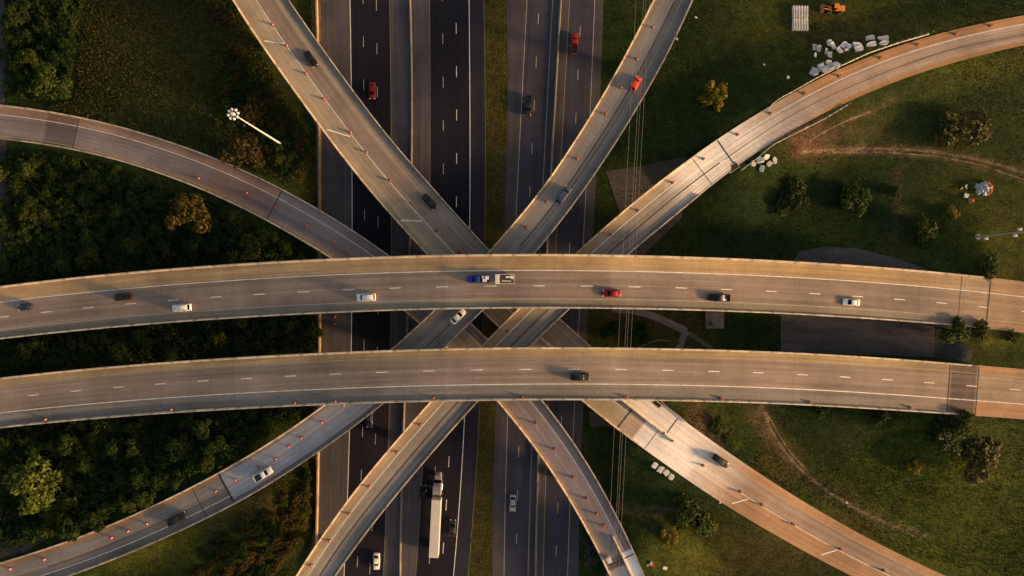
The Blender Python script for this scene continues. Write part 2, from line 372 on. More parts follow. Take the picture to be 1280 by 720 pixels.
BL = [ # px, py, rx, ry, colour, weight
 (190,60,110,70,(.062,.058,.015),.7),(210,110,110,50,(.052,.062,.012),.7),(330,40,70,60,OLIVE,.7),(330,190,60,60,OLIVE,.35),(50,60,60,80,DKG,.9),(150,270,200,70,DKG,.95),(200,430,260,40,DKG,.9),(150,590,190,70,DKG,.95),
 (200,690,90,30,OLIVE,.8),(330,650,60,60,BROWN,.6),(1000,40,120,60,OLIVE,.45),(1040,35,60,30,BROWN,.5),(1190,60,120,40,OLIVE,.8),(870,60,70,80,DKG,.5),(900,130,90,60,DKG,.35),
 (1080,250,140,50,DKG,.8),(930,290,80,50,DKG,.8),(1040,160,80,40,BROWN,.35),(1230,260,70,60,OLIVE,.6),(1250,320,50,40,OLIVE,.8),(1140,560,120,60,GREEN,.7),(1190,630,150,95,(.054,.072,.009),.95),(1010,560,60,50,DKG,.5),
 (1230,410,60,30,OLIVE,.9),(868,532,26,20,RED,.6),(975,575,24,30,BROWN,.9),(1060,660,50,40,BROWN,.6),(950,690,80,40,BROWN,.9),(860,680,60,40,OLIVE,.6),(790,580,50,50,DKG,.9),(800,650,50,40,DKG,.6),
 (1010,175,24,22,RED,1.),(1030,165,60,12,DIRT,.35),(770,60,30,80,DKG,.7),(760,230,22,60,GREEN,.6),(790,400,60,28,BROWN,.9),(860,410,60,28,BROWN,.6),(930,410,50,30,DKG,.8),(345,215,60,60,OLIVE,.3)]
TRACKS = [([(995,193),(1040,187),(1100,185),(1160,188),(1210,196),(1250,206),(1300,222),(1340,240)], 3.4, (.125,.088,.052), .85), ([(1000,186),(1060,191),(1120,193),(1180,199),(1230,212),(1300,235)], 2.2, (.11,.08,.05), .7),
 ([(1005,180),(1030,165),(1060,150),(1090,140),(1120,122)], 4, (.095,.07,.042), .5), ([(948,500),(958,530),(975,560),(1000,590),(1030,614),(1060,632),(1085,645),(1120,660),(1160,670)], 3.2, (.13,.11,.07), .9), ([(954,500),(967,535),(984,566),(1008,594),(1036,614),(1066,632)], 9, (.06,.05,.026), .7),
 ([(935,500),(948,530),(962,556)], 9, (.08,.055,.035), .6), ([(756,631),(790,633),(830,636),(865,640)], 2.6, (.08,.065,.04), .7), ([(756,638),(800,642),(830,645)], 2.6, (.08,.065,.04), .6),
 ([(1120,215),(1125,245),(1118,290),(1125,330)], 7, (.05,.04,.022), .55), ([(860,470),(866,500),(880,530),(905,552)], 9, (.095,.055,.036), .5), ([(1010,40),(1060,60),(1110,30),(1160,55)], 8, (.06,.045,.025), .5)]
for pts_, hw_, c_, w_ in TRACKS:
    dmin = np.full(PX.shape, 1e9)
    for (xa, ya), (xb, yb) in zip(pts_, pts_[1:]):
        tt = np.clip(((PX-xa)*(xb-xa)+(PY-ya)*(yb-ya))/((xb-xa)**2+(yb-ya)**2), 0, 1); dmin = np.minimum(dmin, np.hypot(PX-xa-tt*(xb-xa), PY-ya-tt*(yb-ya)))
    wv = 1+.45*np.sin(PX*.13+PY*.07)*np.sin(PY*.17+1); a = (np.exp(-(dmin/(hw_*wv))**2)*w_)[..., None]; _tr = globals().setdefault('_TRK', []); _tr.append((a, np.array(c_)))
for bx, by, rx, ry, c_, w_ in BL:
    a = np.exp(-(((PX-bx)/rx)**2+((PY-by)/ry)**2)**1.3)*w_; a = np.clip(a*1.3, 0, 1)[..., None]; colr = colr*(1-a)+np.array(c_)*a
for a, c_ in _TRK: colr = colr*(1-a)+c_*a
ny, nx = X.shape; idx = np.arange(ny*nx).reshape(ny, nx)
fc = np.stack([idx[:-1, :-1], idx[:-1, 1:], idx[1:, 1:], idx[1:, :-1]], -1).reshape(-1, 4)
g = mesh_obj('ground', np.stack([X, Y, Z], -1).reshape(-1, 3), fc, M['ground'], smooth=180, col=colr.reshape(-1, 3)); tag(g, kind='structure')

def strip_mesh(name, A, B, mat, cols, m=2, kind='structure', parent=None, zoff=0.0, u=None, drape=False):
    """ribbon between edge polylines A and B with m columns"""
    A = np.asarray(A, float); B = np.asarray(B, float); n = len(A); v = np.linspace(0, 1, m+1)
    pts = A[:, None]*(1-v)[None, :, None]+B[:, None]*v[None, :, None]
    if drape: pts[..., 2] = terrain(pts[..., 0], pts[..., 1])+zoff
    else: pts[..., 2] += zoff
    if u is None: u = np.r_[0, np.cumsum(np.linalg.norm(np.diff((A+B)/2, axis=0), axis=1))]
    uv = np.stack([np.repeat(u[:, None], m+1, 1), np.repeat(v[None], n, 0)], -1).reshape(-1, 2)
    ii = np.arange(n*(m+1)).reshape(n, m+1)
    f = np.stack([ii[:-1, :-1], ii[1:, :-1], ii[1:, 1:], ii[:-1, 1:]], -1).reshape(-1, 4)
    nrm = np.cross(pts[1, 0]-pts[0, 0], pts[0, 1]-pts[0, 0])
    if nrm[2] < 0: f = f[:, ::-1]
    c = np.asarray(cols, float)
    if c.ndim == 1: c = np.tile(c, (n*(m+1), 1))
    o = mesh_obj(name, pts.reshape(-1, 3), f, mat, parent, smooth=180, uv=uv, col=c.reshape(-1, 3))
    if kind: tag(o, kind=kind)
    return o

# ------------------------------------------------------------------ freeway on the ground
YS = [0, 180, 310, 400, 540, 720]
FW = dict(g0=(394,397,398,398,396,393), a0=(401,403,403,403,401,397), aw=(437.5,440,440,439.5,437,430), ad1=(454,455,456,455.5,453,446), ad2=(470.5,472,473,472,469.5,462), ae=(487,489,489.5,488,486,479),
 bar=(512.5,515,512,508.5,505,500), be=(537,537.5,537,535,530,519.7), bd1=(553,553.8,553.5,552,546,535.5), bd2=(570,570.5,570,568.5,562.5,551.5), bw=(586.5,587,587,586,579,567), b1=(605,606.5,606,604,598,585),
 c0=(633,633,629,625,618,616), cw=(658.7,649.5,643,639,634,630), cd=(674,665,659,655,649,645), ce=(691,681,675,671,665,660), cbar=(701,690,684,680,673,669.5), de=(712,702,695,691,684,679), dd=(727,718,712,708,701,694), dw=(743.5,735,729,724,716,709.5), d1=(754,748,739,735,728,723))
yy = np.arange(-400, 1121, 10.)
def fwx(k, y=yy):
    v = FW[k]; c = np.polyfit(YS, v, 3); base = np.polyval(c, np.clip(y, 0, 720))
    base = base + np.where(y < 0, y*np.polyval(np.polyder(c), 0.), 0)+np.where(y > 720, (y-720)*np.polyval(np.polyder(c), 720.), 0)
    return base
def fpoly(k, off=0, z=0.): 
    x = fwx(k)+off; return np.c_[(x-640)*(CH-z)/F, (360-yy)*(CH-z)/F, np.full(len(yy), z)]
NEWA, SHO, OLD, OLDSH, SHD = (.012,.011,.019), (.094,.083,.088), (.054,.051,.070), (.078,.069,.072), (.024,.023,.036)  # OLD and SHO have the cool purple of shade mixed into their colour
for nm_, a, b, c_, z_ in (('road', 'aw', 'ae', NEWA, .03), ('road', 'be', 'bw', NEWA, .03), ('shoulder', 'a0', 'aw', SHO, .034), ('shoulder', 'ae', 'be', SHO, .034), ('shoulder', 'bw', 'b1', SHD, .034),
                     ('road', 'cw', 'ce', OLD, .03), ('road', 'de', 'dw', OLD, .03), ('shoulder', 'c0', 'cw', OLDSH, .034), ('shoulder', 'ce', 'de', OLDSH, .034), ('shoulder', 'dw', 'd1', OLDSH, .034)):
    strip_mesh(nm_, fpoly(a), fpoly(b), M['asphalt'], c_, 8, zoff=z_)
strip_mesh('verge', fpoly('b1', 0), fpoly('c0', 0), M['ground'], (.045,.043,.012), 8, zoff=.02)
strip_mesh('verge', fpoly('g0', -5), fpoly('a0', 0), M['ground'], (.17,.11,.05), 4, zoff=.02)
def fline(name, k, mat, w=.15, dash=None, phase=0, off=0):
    A = fpoly(k, off); s = np.r_[0, np.cumsum(np.linalg.norm(np.diff(A, axis=0), axis=1))]; mb = MB()
    def pt(d): return np.array([np.interp(d, s, A[:, i]) for i in range(3)])
    segs = [(x, min(x+4, s[-1])) for x in np.arange(0, s[-1], 4)] if not dash else [(x, x+dash[0]) for x in np.arange(phase, s[-1]-dash[0], dash[1])]
    for a, b in segs:
        p, q = pt(a), pt(b); t = (q-p)/np.linalg.norm(q-p); n = np.array((-t[1], t[0], 0))*w/2; z = np.array((0, 0, .042))
        mb.add([p-n+z, q-n+z, q+n+z, p+n+z], [(0, 3, 2, 1)] if np.cross(t, n)[2] < 0 else [(0, 1, 2, 3)])
    return tag(mb.build(name, mat), kind='structure')
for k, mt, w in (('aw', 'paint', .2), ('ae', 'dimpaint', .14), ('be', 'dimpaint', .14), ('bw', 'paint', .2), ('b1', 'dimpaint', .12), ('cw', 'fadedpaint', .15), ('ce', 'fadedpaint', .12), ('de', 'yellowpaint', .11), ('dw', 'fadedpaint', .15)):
    fline('road_marking', k, M[mt], w)
# dashes: phase from the photo (a dash centre at the given pixel row)
def phase(row, k): return ((yy[0]*-1+row)*.225 - 1.52) % 12.19
for k, row, mt in (('ad1', 52, 'fadedpaint'), ('ad2', 61, 'fadedpaint'), ('bd1', 48.5, 'fadedpaint'), ('bd2', 35.5, 'paint'), ('cd', 24, 'fadedpaint'), ('dd', 40, 'fadedpaint')):
    fline('road_marking', k, M[mt], .17, (3.05, 12.19), phase(row, k))
# long walls along the freeway
def wall_along(name, k, label, h=.82, wb=.6, wt=.24, off=0, y0=-400, y1=1120, mat='barrier', cat='barrier'):
    A = fpoly(k, off); A = A[(yy >= y0) & (yy <= y1)]; mb = MB(); rings = []
    for i, p in enumerate(A):
        t = A[min(i+1, len(A)-1)]-A[max(i-1, 0)]; t /= np.linalg.norm(t); n = np.array((-t[1], t[0], 0))
        rings.append([p+n*o+np.array((0, 0, z+.03)) for o, z in ((-wb/2, 0), (-wb/2, .08), (-wt/2-.06, .3), (-wt/2, h), (wt/2, h), (wt/2+.06, .3), (wb/2, .08), (wb/2, 0))])
    mb.loft(rings); return tag(mb.build(name, M[mat]), label, cat)
wall_along('median_barrier', 'bar', 'long concrete barrier between the two dark asphalt carriageways')
wall_along('median_barrier', 'cbar', 'long concrete barrier between the two grey carriageways on the right of the freeway')
wall_along('edge_barrier', 'g0', 'low wall along the left edge of the freeway, catching orange sun', 1.15, .5, .35, off=2.5, mat='edgewall')

# ------------------------------------------------------------------ bridges and ramps
def vlerp(r, v, i): return r['WL'][i]*(1-v)+r['WR'][i]*v
def ribbon(r, v, w, i0, i1, zoff=.014, step=1, bend=None):
    """thin painted ribbon at fraction v of the road, between stations"""
    ii = np.arange(i0, i1+1, step); c = r['WL'][ii]*(1-v)+r['WR'][ii]*v; a = r['across'][ii]*w/2; up = np.array((0, 0, zoff))
    return c-a+up, c+a+up
def ribbon_mb(mb, A, B, m=0):
    n = len(A); vs = list(A)+list(B); d = np.cross(A[1]-A[0], B[0]-A[0])[2]
    fs = [(i, i+1, n+i+1, n+i) if d > 0 else (i, n+i, n+i+1, i+1) for i in range(n-1)]; mb.add(vs, fs, m)
def dashes(mb, r, v, w, centres, length=3.05, m=0):
    for s0 in centres:
        ss = np.array((s0-length/2, s0, s0+length/2))
        if ss[0] < 0 or ss[-1] > r['s'][-1]: continue
        L = np.c_[tuple(np.interp(ss, r['s'], r['WL'][:, k]) for k in range(3))]; R = np.c_[tuple(np.interp(ss, r['s'], r['WR'][:, k]) for k in range(3))]
        c = L*(1-v)+R*v; a = (R-L)/np.linalg.norm(R-L, axis=1)[:, None]*w/2; up = np.array((0, 0, .016)); ribbon_mb(mb, c-a+up, c+a+up, m)
def wallrun(mb, r, side, i0, i1, h=.86, w=.42, inset=0.0, m=0, v=None, step=2, wt=None):
    """solid wall extruded along an edge (side 0 = L, 1 = R) or at fraction v"""
    wt = w*.6 if wt is None else wt; rings = []; ii = list(range(i0, i1+1, step))
    if ii[-1] != i1: ii.append(i1)
    for i in ii:
        a = r['across'][i]
        if v is None:
            p = (r['WL'][i]+a*inset) if side == 0 else (r['WR'][i]-a*inset); a = a if side == 0 else -a
            pr = ((0, -.02), (0, h), (wt, h), (wt+.04, .3), (w, .08), (w, -.02))
        else:
            vv = v(i) if callable(v) else v
            p = vlerp(r, vv, i); pr = ((-w/2, -.02), (-wt/2, .3), (-wt/2, h), (wt/2, h), (wt/2, .3), (w/2, -.02))
        rings.append([p+a*o+np.array((0, 0, z)) for o, z in pr])
    mb.loft(rings, m)
def deck_cols(fn, r, m):
    n = len(r['s']); v = np.linspace(0, 1, m+1); out = np.empty((n, m+1, 3))
    for j in range(m+1):
        for i in range(n): out[i, j] = fn(r['pc'][i, 0], r['pc'][i, 1], v[j])
    return out
def lerp3(a, b, t): t = min(max(t, 0), 1); return np.array(a)*(1-t)+np.array(b)*t
TAN, LANE, PATCH, PALE, BLUEG, ORNG, GREY = (.42,.295,.160), (.285,.222,.184), (.14,.10,.09), (.82,.76,.71), (.44,.43,.46), (.42,.24,.13), (.25,.225,.22)
def band(v, cs):
    for a, b, c in cs:
        if a <= v < b: return np.array(c)
    return np.array(cs[-1][2])
def tracks(v, lanes, amt=.12):
    k = 1.
    for a, b in lanes:
        w = b-a
        for f in (.27, .73): k -= amt*math.exp(-((v-(a+w*f))/(w*.14))**2)
        k -= amt*.5*math.exp(-((v-(a+w*.5))/(w*.09))**2)
    return k
def col_upper(px, py, v):
    c = band(v, ((0, .30, TAN), (.30, .83, LANE), (.83, 1.01, (.25,.215,.165))))*tracks(v, ((.30, .585), (.585, .83)))
    if px > 1150: c = lerp3(c, (.34,.25,.175), (px-1150)/80)
    if px > 1236: c = lerp3(c, ORNG, .55 if v < .3 or v > .8 else .2)
    return c
def col_lower(px, py, v):
    c = band(v, ((0, .165, (.34,.26,.15)), (.165, .70, LANE), (.70, 1.01, (.22,.195,.175))))*tracks(v, ((.165, .42), (.42, .70)))
    if px > 1100: c = lerp3(c, (.34,.25,.175), (px-1100)/120)
    if 1186 < px < 1221: c = np.array(PATCH)*(.9+.2*((v*7) % 1 > .5))
    if px > 1221 and (v < .15 or v > .72): c = np.array(ORNG)
    return c
def col_ne(px, py, v):
    c = band(v, ((0, .42, (.36,.29,.21)), (.42, .75, LANE), (.75, 1.01, (.27,.23,.19))))*tracks(v, ((.42, .75),), .1)
    if py > 500: c = lerp3(c, (.42,.33,.27), (py-500)/30)
    if 527 < py < 575 and v < .55: c = np.array(PALE)
    if 500 < py < 560 and v > .56: c = lerp3(PALE, c, min(max((800-px)/60, 0), .8))
    if py > 575 or (py > 560 and v > .55): c = lerp3(PALE, (.38,.27,.20) if .40 < v < .8 else (.46,.27,.15), (py-560)/55)
    return c
def col_nw(px, py, v):
    c = band(v, ((0, .2, (.31,.25,.19)), (.2, .52, (.27,.24,.22)), (.52, .72, (.25,.225,.215)), (.72, 1.01, (.24,.21,.195))))*tracks(v, ((.53, .95),), .09)
    if 285 < px < 480 and py > 480 and .13 < v < .85: c = np.array(BLUEG)
    if px < 285: c = lerp3(c, (.20,.165,.15), .6) if v > .5 else c
    if px < 285 and v < .2: c = np.array((.30,.20,.13))
    return c
def col_se(px, py, v):
    c = band(v, ((0, .30, (.37,.28,.18)), (.30, .60, (.29,.25,.21)), (.60, .86, (.25,.23,.22)), (.86, 1.01, (.23,.20,.18))))*tracks(v, ((.3, .6),), .1)
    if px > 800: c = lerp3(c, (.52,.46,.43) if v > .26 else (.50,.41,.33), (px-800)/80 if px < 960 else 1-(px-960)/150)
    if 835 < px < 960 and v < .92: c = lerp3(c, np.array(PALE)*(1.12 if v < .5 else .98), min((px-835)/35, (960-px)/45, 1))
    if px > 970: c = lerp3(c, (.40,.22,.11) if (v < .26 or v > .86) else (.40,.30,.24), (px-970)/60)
    return c
def col_sw(px, py, v):
    c = band(v, ((0, .15, (.30,.22,.15)), (.15, .72, (.26,.215,.215)), (.72, 1.01, (.25,.20,.195))))*tracks(v, ((.2, .7),), .14)
    if 190 < px < 343 and v < .3: c = lerp3(c, (.38,.21,.10), min((px-190)/60, (343-px)/15+.2, 1)*(1-v/.3))
    if px < 343 and v > .72: c = np.array((.30,.20,.15))
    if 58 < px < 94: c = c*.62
    if 340 > px > 262 and .2 < v < .75: c = c*np.array((1.0, .82, .74))
    if px > 740 and py > 694: c = np.array((.85,.82,.80) if v > .62 else (PATCH if py < 708 else (.40,.36,.33)))
    return c
DESC = {
 'upper': ('overpass', 'upper of the two wide level overpasses, with most of the cars', col_upper, [(.30, .18, 'paint'), (.825, .12, 'fadedpaint')]),
 'lower': ('overpass', 'lower of the two wide level overpasses, with one dark car on it', col_lower, [(.165, .12, 'yellowpaint'), (.70, .18, 'paint')]),
 'north_east': ('ramp_bridge', 'curving ramp from the top left down to the bottom right corner', col_ne, [(.42, .15, 'paint'), (.76, .12, 'fadedpaint')]),
 'north_west': ('ramp_bridge', 'curving ramp from the top centre down to the bottom left, carrying the orange car', col_nw, [(.72, .13, 'fadedpaint')]),
 'south_east': ('ramp_bridge', 'curving ramp from the upper right edge to the bottom, beside the rubble heaps', col_se, [(.30, .16, 'paint'), (.86, .13, 'fadedpaint')]),
 'south_west': ('ramp_bridge', 'curving ramp from the left edge to the bottom centre, lowest of the ramps', col_sw, [(.72, .14, 'paint'), (.1, .1, 'fadedpaint')]),
}
LANES_FW = [('aw', 'ae'), ('be', 'bw'), ('cw', 'ce'), ('de', 'dw')]
def pier_ok(name, i):
    r = ROADS[name]; p = r['W'][i]
    if r['grade'][i]: return False
    gpx = 640+p[0]/.225; gpy = 360-p[1]/.225
    for a, b in LANES_FW:
        xa = np.interp(gpy, yy, fwx(a)); xb = np.interp(gpy, yy, fwx(b))
        if xa-10 < gpx < xb+10: return False
    for o, q in ROADS.items():
        if o == name: continue
        d = np.hypot(q['W'][:, 0]-p[0], q['W'][:, 1]-p[1]); j = int(np.argmin(d))
        if d[j] < q['wid'][j]/2+2.2 and q['W'][j, 2] < p[2]: return False
    return True
def build_road(name):
    r = ROADS[name]; kind, label, cfn, lines = DESC[name]; n = len(r['s']); m = 30
    root = empty(kind, tuple(r['W'][n//2] if False else (0, 0, 0))); tag(root, label, kind.replace('_', ' '))
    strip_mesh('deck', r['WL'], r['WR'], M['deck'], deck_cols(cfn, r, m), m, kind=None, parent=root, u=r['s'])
    # slab edge and underside, then box girder on the bridge part
    mb = MB(); rings = []
    for i in range(0, n, 2):
        a = r['across'][i]; l = r['WL'][i]; q = r['WR'][i]; e = np.array((0, 0, 1.))
        rings.append([l-e*.01, l-e*.32, q-e*.32, q-e*.01])
    mb.loft(rings, closed=False, caps=False)
    gi = np.where(~r['grade'])[0]; i0, i1 = gi[0], gi[-1]; rings = []
    for i in range(i0, i1+1, 3):
        a = r['across'][i]*.18*r['wid'][i]; l = r['WL'][i]; q = r['WR'][i]; e = np.array((0, 0, 1.))
        rings.append([l+a-e*.32, l+a*1.25-e*1.9, q-a*1.25-e*1.9, q-a-e*.32])
    mb.loft(rings, caps=True); mb.build('girder', M['girder'], root, 30)
    # piers
    last = -99
    for i in range(i0+4, i1-4):
        if r['s'][i]-last > 27 and pier_ok(name, i):
            last = r['s'][i]; p = r['W'][i]; t = r['W'][i+1]-r['W'][i-1]; rz = math.atan2(t[1], t[0]); g0 = TZ(p[0], p[1]) - .3; top = p[2]-1.9-abs(r['bank'])*3
            if top-g0 < 1.5: continue
            pm = MB(); pm.box((p[0], p[1], (g0+top-1)/2), (1.6, 2.6, top-1-g0), rz, bev=.2); pm.box((p[0], p[1], top-.55), (1.7, r['wid'][i]*.62, 1.1), rz, bev=.1)
            pm.build('pier', M['girder'], root)
    return root
def i_of(name, px, py): return sidx(name, px, py)
ROOT = {}
for n_ in ROADS: ROOT[n_] = build_road(n_)
NL = len(ROADS['upper']['s'])-1
def marking(road, segs, name='lane_marking'):
    """segs: list of (v, width, material, i0, i1) -> one mesh per material"""
    r = ROADS[road]
    for v, w, mt, a, b in segs:
        a, b = min(a, b), max(a, b); A, B = ribbon(r, v, w, a, b); mb = MB(); ribbon_mb(mb, A, B); mb.build('edge_line', M[mt], ROOT[road])
def joint(road, px, py, w=.35, v0=.03, v1=.97, skew=0., mat='tar'):
    r = ROADS[road]; i = i_of(road, px, py); mb = MB(); A = []; B = []
    for v in np.linspace(v0, v1, 12):
        s = r['s'][i]+(v-.5)*skew
        L = np.array([np.interp(s, r['s'], r['WL'][:, k]) for k in range(3)]); R = np.array([np.interp(s, r['s'], r['WR'][:, k]) for k in range(3)])
        t = r['W'][i+1]-r['W'][i]; t = t/np.linalg.norm(t)*w/2; p = L*(1-v)+R*v+np.array((0, 0, .022)); A.append(p-t); B.append(p+t)
    ribbon_mb(mb, np.array(A), np.array(B)); mb.build('expansion_joint', M[mat], ROOT[road])
def seam(road, v, w, px0, py0, px1, py1, wob=0., mat='tar'):
    r = ROADS[road]; a, b = sorted((i_of(road, px0, py0), i_of(road, px1, py1))); ii = np.arange(a, b+1)
    vv = v+wob*np.sin(ii*.11); c = r['WL'][ii]*(1-vv)[:, None]+r['WR'][ii]*vv[:, None]; ac = r['across'][ii]*w/2; up = np.array((0, 0, .010)); mb = MB()
    ribbon_mb(mb, c-ac+up, c+ac+up); mb.build('seam', M[mat], ROOT[road])
def stripe(road, p0, p1, w=.3, mat='paint'):
    a, ta, up, _, _ = at_px(road, *p0); b = at_px(road, *p1)[0]; a = np.array(a); b = np.array(b); n = np.cross(np.array(up), b-a); n = n/np.linalg.norm(n)*w/2; z = np.array((0, 0, .03))
    A = np.array([a*(1-f)+b*f-n+z for f in (0, .5, 1)]); B = np.array([a*(1-f)+b*f+n+z for f in (0, .5, 1)]); mb = MB(); ribbon_mb(mb, A, B); mb.build('painted_chevron', M[mat], ROOT[road])
for n_ in ROADS:
    lines = DESC[n_][3]; lo, hi = 0, len(ROADS[n_]['s'])-1; segs = []
    for v, w, mt in lines:
        if n_ == 'north_west' and v == .72: segs += [(v, w, mt, 0, i_of(n_, 620, 340)), (v+.02, w*1.4, 'paint', i_of(n_, 288, 612), hi)]
        elif n_ == 'north_east' and v == .76: segs += [(v, w, mt, 0, i_of(n_, 640, 400)), (v+.04, w, mt, i_of(n_, 880, 570), hi)]
        elif n_ == 'north_east' and v == .42: segs += [(v, w, mt, 0, i_of(n_, 785, 515)), (.41, w*1.1, mt, i_of(n_, 862, 560), hi)]
        elif n_ == 'south_east' and v == .30: segs += [(v, w, mt, 0, hi)]
        else: segs += [(v, w, mt, lo, hi)]
    marking(n_, segs)
for road, v, cx, cy in (('upper', .585, 611.5, 357.5), ('lower', .42, 656.5, 462)):
    r = ROADS[road]; s0 = at_px(road, cx, cy)[3]; cs = np.arange(s0 % 12.19, r['s'][-1], 12.19); 
    for c_ in cs:
        mb = MB(); dashes(mb, r, v, .2, [c_])
        if mb.v: mb.build('lane_dash', M['paint'], ROOT[road])
# parapets (each side a part)
def parapet(road, side, p0, p1, h=.72, w=.5, mat='parapet', name='parapet', inset=0.):
    r = ROADS[road]; a, b = sorted((i_of(road, *p0), i_of(road, *p1))); mb = MB(); wallrun(mb, r, side, a, b, h, w, inset=inset, step=1); o = mb.build(name, M['parapet_wall'], ROOT[road])
    n = len(mb.v)//6; seg = (r['s'][a:a+n]//6.1).astype(int); tone = rng.uniform(.78, 1.12, seg.max()+2)[seg]; tone[1:][np.diff(seg) > 0] *= .55
    at = o.data.color_attributes.new('tint', 'FLOAT_COLOR', 'POINT'); c = np.ones((len(mb.v), 4), dtype=np.float32); c[:n*6, :3] = np.repeat(tone, 6)[:, None]; at.data.foreach_set('color', c.ravel())
parapet('upper', 0, (-900, 560), (1225, 378)); parapet('upper', 1, (-900, 560), (1214, 378))
parapet('lower', 0, (-900, 650), (1211, 486)); parapet('lower', 1, (-900, 650), (1199, 486))
parapet('north_east', 0, (-50, -700), (808, 540), w=.38); parapet('north_east', 1, (-50, -700), (812, 532), w=.38)
parapet('north_west', 0, (1150, -700), (-700, 980), w=.38); parapet('north_west', 1, (1150, -700), (-700, 980), w=.38)
parapet('south_east', 0, (100, 1300), (880, 205), w=.38); parapet('south_east', 1, (100, 1300), (862, 230), w=.38)
parapet('south_west', 0, (30, 160), (1050, 1300), w=.42); parapet('south_west', 1, (-600, 150), (1050, 1300), w=.36, h=.7)
# raised temporary barriers standing on the decks
def tbar(road, vfun, p0, p1, label):
    r = ROADS[road]; a, b = sorted((i_of(road, *p0), i_of(road, *p1))); mb = MB(); wallrun(mb, r, 0, a, b, .8, .55, v=vfun, wt=.22); tag(mb.build('concrete_barrier', M['parapet']), label, 'barrier')
r_ = ROADS['north_east']; ia, ib = i_of('north_east', 680, 430), i_of('north_east', 845, 552)
tbar('north_east', lambda i: float(np.interp(i, (ia, (ia+ib)/2, ib), (.44, .55, .52))), (668, 420), (842, 550), 'pale temporary barrier along the middle of the lower right ramp below the lower overpass')
tbar('south_west', .62, (776, 665), (822, 770), 'temporary barrier on the bottom centre ramp, beside the small white box')
# joints and seams
joint('upper', 1237, 380, .35); joint('lower', 1186, 486, .3); joint('lower', 1221, 488, .25); joint('upper', 1200, 378, .12)
joint('north_east', 785, 518, .45, .02, .55); joint('north_east', 812, 552, .16, .02, .5); joint('north_east', 833, 540, .3, .56, .95)
joint('north_west', 282, 609, .5); joint('north_west', 249, 626, .18)
joint('south_east', 912, 197, .4); joint('south_east', 880, 220, .2); joint('south_west', 343, 255, .3); joint('south_west', 93, 172, .22); joint('south_west', 777, 699, .3)
seam('south_east', .60, .3, 370, 740, 900, 205, .008); seam('south_east', .60, .16, 905, 200, 1300, 38, .02); seam('south_east', .64, .12, 1130, 80, 1300, 38, .03)
seam('north_west', .55, .25, 840, 0, 640, 300, .005); seam('north_west', .55, .14, 270, 615, 60, 710, .01); seam('north_west', .6, .2, 570, 400, 520, 450, .01)
for a, b in (((329.5, 50), (356, 54)), ((409.5, 163), (437, 170)), ((501, 275.5), (527, 276.5))): stripe('north_east', a, b)
for a, b in (((915, 629.5), (935, 624)), ((1025, 693), (1045, 687.5))): stripe('north_east', a, b)
# open pits in the deck where the slab is being replaced (flat dark plate painted for the shaded hollow, with a raised edge)
def pit(road, px, py, lx, ly, rz_deg):
    p, t, up, s, v = at_px(road, px, py); rz = math.atan2(t.y, t.x); mb = MB()
    mb.box((p.x, p.y, p.z+.03), (lx, ly, .05), rz, 0)
    o = mb.build('repair_pit', M['tar'], ROOT[road])
    mb = MB(); R = Matrix.Rotation(rz, 3, 'Z')
    for dx, dy, a, b in ((lx/2, 0, .12, ly+.24), (-lx/2, 0, .12, ly+.24), (0, ly/2, lx, .12), (0, -ly/2, lx, .12)):
        q = p+R @ Vector((dx, dy, 0)); mb.box((q.x, q.y, p.z+.07), (a, b, .14), rz)
    mb.build('pit_edge', M['parapet'], o)
pit('south_east', 917, 209, 3.0, 1.6, 0); pit('north_east', 822, 505.5, 2.3, 1.1, 0)

# ------------------------------------------------------------------ paths, tracks, paving
def track(name, pts, w, col, mat='ground', zoff=.05, m=4, wob=0.):
    pts = np.array(pts, float); d = np.r_[0, np.cumsum(np.hypot(*np.diff(pts, axis=0).T))]; n = max(12, int(d[-1]/3)); T = np.linspace(0, d[-1], n)
    q = np.c_[np.interp(T, d, pts[:, 0]), np.interp(T, d, pts[:, 1])]; k = np.ones(7)/7
    q = np.c_[tuple(np.convolve(np.pad(q[:, i], 3, 'reflect', reflect_type='odd'), k, 'valid') for i in range(2))]
    W_ = np.array([tuple(G(*a)) for a in q]); t = np.gradient(W_[:, :2], axis=0); t /= np.hypot(*t.T)[:, None]; nn = np.c_[-t[:, 1], t[:, 0]]
    ww = w/2*(1+wob*np.sin(np.arange(n)*.7)*np.cos(np.arange(n)*.31+1)); A = W_.copy(); B = W_.copy(); A[:, :2] -= nn*ww[:, None]; B[:, :2] += nn*ww[:, None]
    return strip_mesh(name, A, B, M[mat], col, m, zoff=zoff, drape=True)
def patch(name, poly, col, mat='asphalt', zoff=.06, step=1.0):
    """flat paving draped on the terrain inside a pixel polygon"""
    W_ = np.array([tuple(G(*a))[:2] for a in poly]); mn = W_.min(0); mx = W_.max(0); c0 = W_.mean(0); n = 26
    # radial grid between centre and outline
    per = []
    for i in range(len(W_)):
        a, b = W_[i], W_[(i+1) % len(W_)]; k = max(2, int(np.hypot(*(b-a))/1.2))
        per += [a+(b-a)*j/k for j in range(k)]
    per = np.array(per); K = len(per); R_ = np.linspace(0, 1, n); pts = c0+(per[None]-c0)*R_[:, None, None]
    z = terrain(pts[..., 0], pts[..., 1])+zoff; V = np.concatenate([pts, z[..., None]], -1).reshape(-1, 3)
    ii = np.arange(n*K).reshape(n, K); jj = np.roll(ii, -1, 1); f = np.stack([ii[:-1], ii[1:], jj[1:], jj[:-1]], -1).reshape(-1, 4)
    ar = np.cross(V[f[-1][1]]-V[f[-1][0]], V[f[-1][2]]-V[f[-1][0]])[2]
    if ar < 0: f = f[:, ::-1]
    uv = V[:, :2]*np.array((1, .05))
    return tag(mesh_obj(name, V, f, M[mat], smooth=180, uv=uv, col=np.array(col)), kind='structure')
